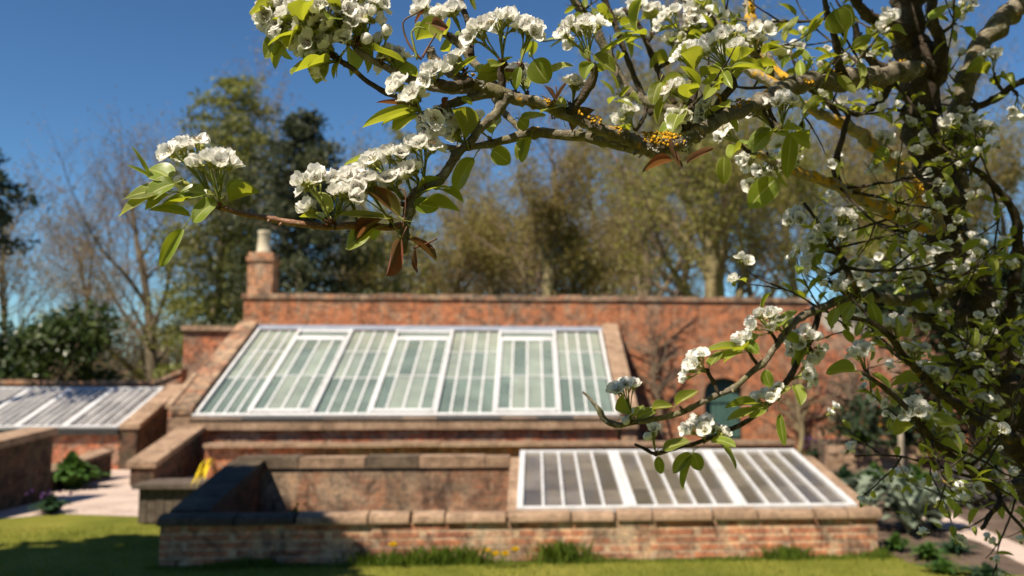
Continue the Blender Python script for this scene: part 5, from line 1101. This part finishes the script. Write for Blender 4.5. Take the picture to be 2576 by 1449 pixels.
CL += [(665, 40, 60, 700, 40, 3, dict(nl=2)), (700, 85, 60, 735, 55, 3, dict(nl=1)), (760, 20, 80, 775, 70, 5, dict(nl=1)), (870, 95, 60, 882, 110, 3, dict(nl=1)), (935, 40, 60, 905, 118, 3, dict(nl=1)), (800, 120, 50, 845, 150, 3, dict(nl=1)),
    (1065, 20, 60, 1130, 95, 3, dict(nl=1)), (1600, 15, 60, 1600, 60, 3, dict(nl=1)), (1830, 85, 70, 1836, 130, 4, dict(nl=2)), (1900, 100, 60, 1905, 150, 3, dict(nl=2)), (1690, 100, 60, 1700, 150, 3, dict(nl=2, d=1.7))]
print('clusters', len(CL), 'heroes', len(H_) if 'H_' in dir() else 0)
for c_ in CL: cluster(*c_[:6], **c_[6])

# ---- single leaves that read on their own (base, tip, width in photo pixels)
def hero(bx, by, tx_, ty, wpx, kind='leaf', d=None, dd=0, face=.6, v=None, up=1.0, label=None):
    rng = random.Random(int(bx * 3 + ty * 5)); s_ = nearest(bx, by)
    if d is None: d = s_[2] - .004
    elif by > 800 and 1590 < bx < 2120: d = 1.52 + (d - 1.34) * .714
    B = U(bx, by, d); T = U(tx_, ty, d + dd); dr = T - B; l_ = dr.length; toc = (CAM - B).normalized()
    zz = Vector((-.3, 0, 1)) * up + toc * (face * .8 + .55) + rdir(rng) * .15; pool = {'leaf': LF[:5], 'pale': LF[3:6:2], 'fold': LFOLD, 'rust': LRUST, 'red': LRED}[kind]; me = pool[(v if v is not None else rng.randrange(99)) % len(pool)]
    return inst('leaf', me, pear, B, dr, zz, (wpx * d / F / .66, l_, min(l_ * .8, wpx * d / F / .66 * 1.1)), label)
H_ = [(425, 482, 303, 470, 62, 'leaf', dict(v=2, face=.5, d=1.125)), (400, 488, 290, 530, 44, 'leaf', dict(v=3, d=1.125)), (432, 452, 368, 416, 64, 'leaf', dict(v=0, d=1.13, dd=.01)), (440, 462, 362, 495, 58, 'leaf', dict(v=1, d=1.12, face=.9)), (425, 490, 355, 520, 40, 'pale', dict(d=1.125)), (520, 488, 448, 478, 50, 'leaf', dict(v=0, d=1.12)),
    (546, 508, 482, 556, 54, 'leaf', dict(v=1, d=1.115, face=1.0)), (500, 497, 397, 517, 22, 'fold', dict(d=1.12)), (480, 545, 372, 522, 24, 'fold', dict(d=1.13, v=1)), (572, 472, 634, 464, 34, 'leaf', dict(v=0, d=1.13, face=.5)), (462, 575, 401, 672, 34, 'leaf', dict(v=4, d=1.12, face=1.0)), (366, 425, 330, 365, 9, 'fold', dict(d=1.13)), (380, 448, 318, 413, 10, 'fold', dict(d=1.13)), (375, 440, 345, 385, 12, 'fold', dict(d=1.13)),
    (960, 552, 884, 612, 40, 'rust', dict(face=1.0, v=0)), (1040, 512, 1102, 520, 40, 'leaf', dict(v=2, face=1.2, up=.4)), (1192, 398, 1143, 480, 50, 'leaf', dict(v=1, face=1.1, d=1.19)), (1238, 376, 1284, 408, 46, 'leaf', dict(v=2, face=1.2, up=.3, d=1.25)), (1005, 545, 913, 462, 44, 'rust', dict(v=0, face=.9, d=1.145)), (995, 552, 835, 530, 30, 'leaf', dict(v=3, face=.4, d=1.14)), (950, 396, 862, 408, 22, 'pale', dict(d=1.17)), (1010, 600, 968, 695, 46, 'red', dict(v=0, face=1.3, d=1.14, up=.1)), (1045, 625, 1052, 688, 18, 'red', dict(v=1, d=1.15, face=1)), (1030, 600, 1100, 655, 22, 'rust', dict(v=1, d=1.155, face=.4)),
    (1060, 280, 910, 316, 26, 'fold', dict(v=0, d=1.15)), (1050, 288, 985, 322, 52, 'leaf', dict(v=1, d=1.145, face=1.0)), (1058, 272, 946, 252, 16, 'rust', dict(d=1.15)), (1050, 262, 1022, 238, 34, 'pale', dict(d=1.155)),
    (1343, 150, 1380, 206, 64, 'leaf', dict(v=0, d=1.165, face=1.4)), (1385, 182, 1438, 156, 36, 'leaf', dict(v=3, d=1.18)), (1490, 158, 1468, 196, 42, 'pale', dict(d=1.165, face=1.2)), (1492, 138, 1550, 182, 44, 'leaf', dict(v=4, d=1.17, face=.5)), (1500, 148, 1580, 90, 14, 'fold', dict(d=1.175)), (1310, 296, 1372, 282, 32, 'leaf', dict(v=0, d=1.24)), (1305, 300, 1330, 318, 40, 'leaf', dict(v=2, d=1.25, face=1.0)), (1335, 345, 1310, 408, 30, 'leaf', dict(v=1, d=1.25, face=.8)), (1318, 345, 1296, 400, 26, 'pale', dict(d=1.255, face=.8)), (1208, 216, 1256, 165, 50, 'pale', dict(d=1.20, face=1.3)), (1308, 168, 1296, 226, 22, 'leaf', dict(d=1.17, v=4)), (1225, 185, 1290, 140, 14, 'fold', dict(d=1.2)), (1140, 195, 1200, 138, 16, 'fold', dict(d=1.165)),
    (722, 80, 660, 142, 52, 'leaf', dict(v=0, d=1.195, face=1.2)), (702, 5, 650, 14, 34, 'leaf', dict(v=2, d=1.2)), (782, 55, 742, 112, 40, 'leaf', dict(v=3, d=1.19, face=1)), (990, -10, 945, 34, 32, 'leaf', dict(v=1, d=1.2)), (1085, 60, 1128, 66, 44, 'red', dict(v=1, d=1.145, face=.8)), (1044, 60, 1068, 22, 8, 'rust', dict(d=1.15)), (1180, -25, 1198, 24, 14, 'pale', dict(d=1.2)),
    (1128, 245, 1115, 272, 20, 'rust', dict(d=1.15)), (1160, 245, 1190, 255, 26, 'leaf', dict(d=1.16, v=2)), (1440, 330, 1492, 270, 30, 'rust', dict(d=1.215, v=1)), (1418, 300, 1405, 240, 30, 'pale', dict(d=1.225)), (1400, 260, 1370, 215, 12, 'red', dict(d=1.23)), (1395, 262, 1425, 205, 12, 'red', dict(d=1.235)),
    (1612, 0, 1595, 72, 34, 'pale', dict(d=1.30, face=1.0)), (2098, 24, 2130, 80, 66, 'leaf', dict(d=1.63, v=0, face=1.6)), (2122, 12, 2150, 62, 36, 'pale', dict(d=1.64)), (1955, 450, 1886, 522, 62, 'leaf', dict(d=1.57, v=0, face=1.4, up=.2)), (1822, 392, 1820, 462, 36, 'leaf', dict(d=1.5, v=2, face=1.3, up=.2)), (1992, 330, 1980, 446, 38, 'leaf', dict(d=1.5, v=2, face=1.4, up=.1)), (1700, 400, 1690, 345, 14, 'red', dict(d=1.21)), (1728, 412, 1794, 370, 22, 'red', dict(d=1.21, face=.9)), (1692, 405, 1614, 424, 26, 'rust', dict(d=1.215)), (1716, 420, 1702, 378, 20, 'red', dict(d=1.21)),
    (1660, 205, 1640, 262, 34, 'leaf', dict(d=1.29, v=1, face=.8)), (1682, 245, 1648, 305, 30, 'pale', dict(d=1.3)), (1945, 325, 1878, 360, 40, 'leaf', dict(d=1.44, v=2, face=1.0)), (1935, 335, 1888, 375, 42, 'leaf', dict(d=1.43, v=2, face=1.0)), (2075, 255, 2020, 275, 34, 'pale', dict(d=1.55)), (2340, 50, 2380, 0, 36, 'leaf', dict(d=1.7, v=2)), (2010, 40, 1960, 90, 24, 'leaf', dict(d=1.6)),
    (1860, 878, 1774, 876, 26, 'pale', dict(d=1.39, up=1)), (1868, 884, 1790, 900, 26, 'leaf', dict(d=1.39)), (1908, 888, 1870, 856, 34, 'leaf', dict(d=1.39, v=0)), (1905, 1015, 1822, 1022, 24, 'fold', dict(d=1.41)), (1902, 1030, 1826, 1050, 28, 'leaf', dict(d=1.41, v=3)), (1962, 1040, 1974, 1122, 22, 'leaf', dict(d=1.41, v=1, face=1.0)), (1700, 1020, 1750, 975, 30, 'pale', dict(d=1.35)), (1656, 1148, 1662, 1196, 24, 'leaf', dict(d=1.39, v=2, face=1.2)), (1742, 1145, 1714, 1232, 26, 'pale', dict(d=1.39, face=1.0)), (1740, 1140, 1690, 1188, 34, 'leaf', dict(d=1.39, v=0, face=1)), (1745, 1138, 1762, 1188, 34, 'leaf', dict(d=1.40, v=2, face=1.2)), (1652, 1032, 1598, 1048, 30, 'leaf', dict(d=1.345)), (1640, 1030, 1690, 1012, 28, 'pale', dict(d=1.345)), (1925, 930, 1940, 975, 30, 'leaf', dict(d=1.4)), (2190, 760, 2215, 830, 30, 'leaf', dict(d=1.6, v=2, face=1)), (2150, 765, 2120, 812, 26, 'leaf', dict(d=1.56, face=1)), (2105, 775, 2085, 820, 28, 'leaf', dict(d=1.53, face=1)), (2010, 862, 1965, 840, 30, 'leaf', dict(d=1.45))]
for h_ in H_[:99]: hero(*h_[:6], **h_[6])
# ---- leafy side twigs: the tangle on the right
def leaf_grid(ns=7, nt=5, fold=.5, droop=.25):
    vs_, uvs = [], []
    for i in range(ns):
        s = i / (ns - 1); wd = max(.02, (s ** .55) * (1 - s) ** .66 * 1.62) * .5 * .62
        for j in range(nt): q = -1 + 2 * j / (nt - 1); vs_.append(Vector((q * wd, s, abs(q) * wd * fold - droop * s * s))); uvs.append((.5 + .5 * q, s))
    return vs_, [(i * nt + j, i * nt + j + 1, (i + 1) * nt + j + 1, (i + 1) * nt + j) for i in range(ns - 1) for j in range(nt - 1)], uvs
LG = [leaf_grid(fold=f, droop=d_) for f, d_ in ((.3, .1), (.6, .3), (.45, .2), (.9, .35))]
def spray(start, dirv, ln, r, nl, rng, nfl, kids=2, lsz=(.026, .046)):
    b = MB(); lf = MB(); ends = []
    def run(p, d, l_, r_, lev):
        n = max(4, int(l_ / .012)); pts = [p]; dd = d.normalized()
        for i in range(n): dd = (dd + rdir(rng) * .13 + Vector((0, 0, .03))).normalized(); pts.append(pts[-1] + dd * l_ / n)
        b.tube(pts, [(r_ * (1 - .6 * i / n)) * (1.25 if i % 3 == 1 else 1) for i in range(n + 1)], 6, jit=.2, seed=rng.random() * 9)
        for k in range(nl if lev == 0 else max(2, nl // 2)):
            i = rng.randrange(max(1, n // 4), n + 1); q = pts[i]; out = (rdir(rng) + dd * .5).normalized(); s_ = rng.uniform(*lsz); up = rdir(rng) * .7 + Vector((0, 0, 1)); Z = (up - out * up.dot(out)).normalized(); X = out.cross(Z); st = q + out * s_ * .3; vs_, fs_, uv_ = rng.choice(LG)
            b.tube([q, q.lerp(st, .5) + Z * .001, st], [.0009, .0007, .0006], 4, 1, cap=False)
            lf.add([st + X * v.x * s_ + out * v.y * s_ + Z * v.z * s_ for v in vs_], fs_, rng.choice((0, 0, 0, 1)), True, uv_)
        ends.append((pts[-1], dd))
        if lev == 0:
            for k in range(kids): i = rng.randrange(n // 3, n); run(pts[i], (dd + rdir(rng) * 1.1), l_ * rng.uniform(.35, .6), r_ * .6, 1)
    run(start, dirv, ln, r, 0); o = b.build('leafy_twig', [M['old_bark'], M['pedicel']], pear, origin=tuple(start)); lf.build('leaves', [M['leaf'], M['leaf_pale']], o)
    for k in range(nfl):
        p, d = ends[k % len(ends)]; N = (rdir(rng) * .9 + Vector((0, -.2, .9))).normalized(); P = p + d * .012 + rdir(rng) * .014; x = rdir(rng); inst('flower', rng.choice(FL + FLH), o, P, x - N * x.dot(N), N, rng.uniform(.9, 1.05))
rng = random.Random(606)
poolA = [s_ for s_ in SP_ if 1980 < s_[0] < 2620 and -40 < s_[1] < 720]; poolB = [s_ for s_ in SP_ if 2150 < s_[0] < 2640 and 700 < s_[1] < 1300]
poolC = [s_ for s_ in SP_ if 2280 < s_[0] < 2700 and -60 < s_[1] < 1350]
for i in range(92):
    B_ = i >= 34; s_ = rng.choice(poolC if i >= 70 else poolB if B_ else poolA); d_ = rdir(rng); d_.y = d_.y * .6 + (.15 if B_ else .1); d_.x += .12 if B_ else 0
    spray(s_[3], d_, rng.uniform(.09, .26), rng.uniform(.0022, .0034), rng.randrange(3, 7), rng, rng.choice((2, 3, 5, 6)), 3 if i % 3 == 0 else 2, (.022, .040))
for key_, n_ in (('G1', 5), ('G4', 4), ('A', 0), ('S1', 1), ('S2', 1), ('B', 3)):
    for k in range(n_):
        ps, rs = BR[key_]; q = ps[rng.randrange(len(ps) // 6, len(ps) * 5 // 6)]; spray(q, rdir(rng) + Vector((0, .2, .3)), rng.uniform(.05, .12), .002, 4, rng, 0, 1)
# reddish stalks, dead flower
def stalk(pts, d, r, mat):
    b = MB(); k = catmull([U(x, y, d) for x, y in pts], .004); b.tube(k, [r * (1 - .4 * i / len(k)) for i in range(len(k))], 6); b.build('stalk', M[mat], pear, origin=tuple(k[0]))
stalk([(1060, 150), (1028, 110), (1014, 70), (1018, 50), (1044, 35), (1066, 22)], 1.15, .0016, 'leaf_red'); stalk([(1050, 150), (1040, 110), (1036, 80), (1052, 68), (1072, 74)], 1.148, .0018, 'pedicel'); stalk([(1062, 145), (1082, 110), (1098, 84)], 1.146, .0017, 'leaf_red')
stalk([(1014, 575), (1020, 520), (1018, 480), (1000, 478)], 1.142, .0011, 'leaf_red'); stalk([(1010, 600), (975, 545), (920, 500)], 1.145, .0012, 'pedicel'); stalk([(1025, 600), (1060, 612), (1094, 628)], 1.152, .0010, 'bud_scale'); stalk([(540, 520), (500, 520), (462, 575)], 1.122, .0009, 'pedicel')
stalk([(1390, 300), (1380, 255), (1362, 240)], 1.235, .0013, 'leaf_red'); stalk([(1395, 300), (1400, 240), (1398, 215)], 1.235, .0013, 'leaf_red'); stalk([(1040, 625), (1080, 610), (1100, 600)], 1.15, .0012, 'bud_scale')

# ---- the crown above the photo (its shade falls on the trunk and the right-hand branches)
rng = random.Random(404); b = MB()
SPOTS = [((.10, .84, 3.0), .20), ((.32, .90, 3.02), .22), ((.52, .92, 3.05), .24), ((.30, .70, 3.0), .24), ((.30, .80, 2.78), .30), ((.62, .78, 2.85), .30), ((.95, .95, 2.9), .36), ((.55, 1.25, 3.0), .34), ((.85, 1.5, 3.05), .36), ((1.25, 1.3, 3.0), .36), ((1.15, 1.75, 3.1), .34), ((.75, 1.9, 3.2), .3), ((1.5, .9, 2.85), .35)]
for (c_, rr) in SPOTS:
    c_ = Vector(c_)
    for i in range(620):
        p = c_ + Vector((rng.gauss(0, .5), rng.gauss(0, .5), rng.gauss(0, .34))) * rr; d = (rdir(rng) + Vector((0, 0, -.1))).normalized(); s = d.cross(rdir(rng)).normalized(); l_ = rng.uniform(.03, .05); n_ = s.cross(d)
        b.add([p, p + d * l_ * .4 + s * l_ * .3 + n_ * .004, p + d * l_, p + d * l_ * .4 - s * l_ * .3 + n_ * .004], [(0, 1, 2), (0, 2, 3)], 0 if i % 3 else 1)
b.build('crown', [M['leaf'], M['petal']], pear)
b = MB()
root_ = U(2230, -200, 1.95)
for (c_, rr) in SPOTS:
    c_ = Vector(c_); k = catmull([root_ + Vector((0, 0, .02)), root_.lerp(c_, .5) + Vector((0, 0, .08)), c_], .05); b.tube(k, [.013 * (1 - .75 * i / len(k)) for i in range(len(k))], 7, jit=.2)
    for i in range(9):
        e = c_ + Vector((rng.gauss(0, .6), rng.gauss(0, .6), rng.gauss(0, .4))) * rr; q = k[-1 - rng.randrange(min(4, len(k)))]; b.tube([q, q.lerp(e, .5) + rdir(rng) * .02, e], [.005, .004, .002], 5, cap=False)
b.build('upper_branches', M['old_bark'], pear)
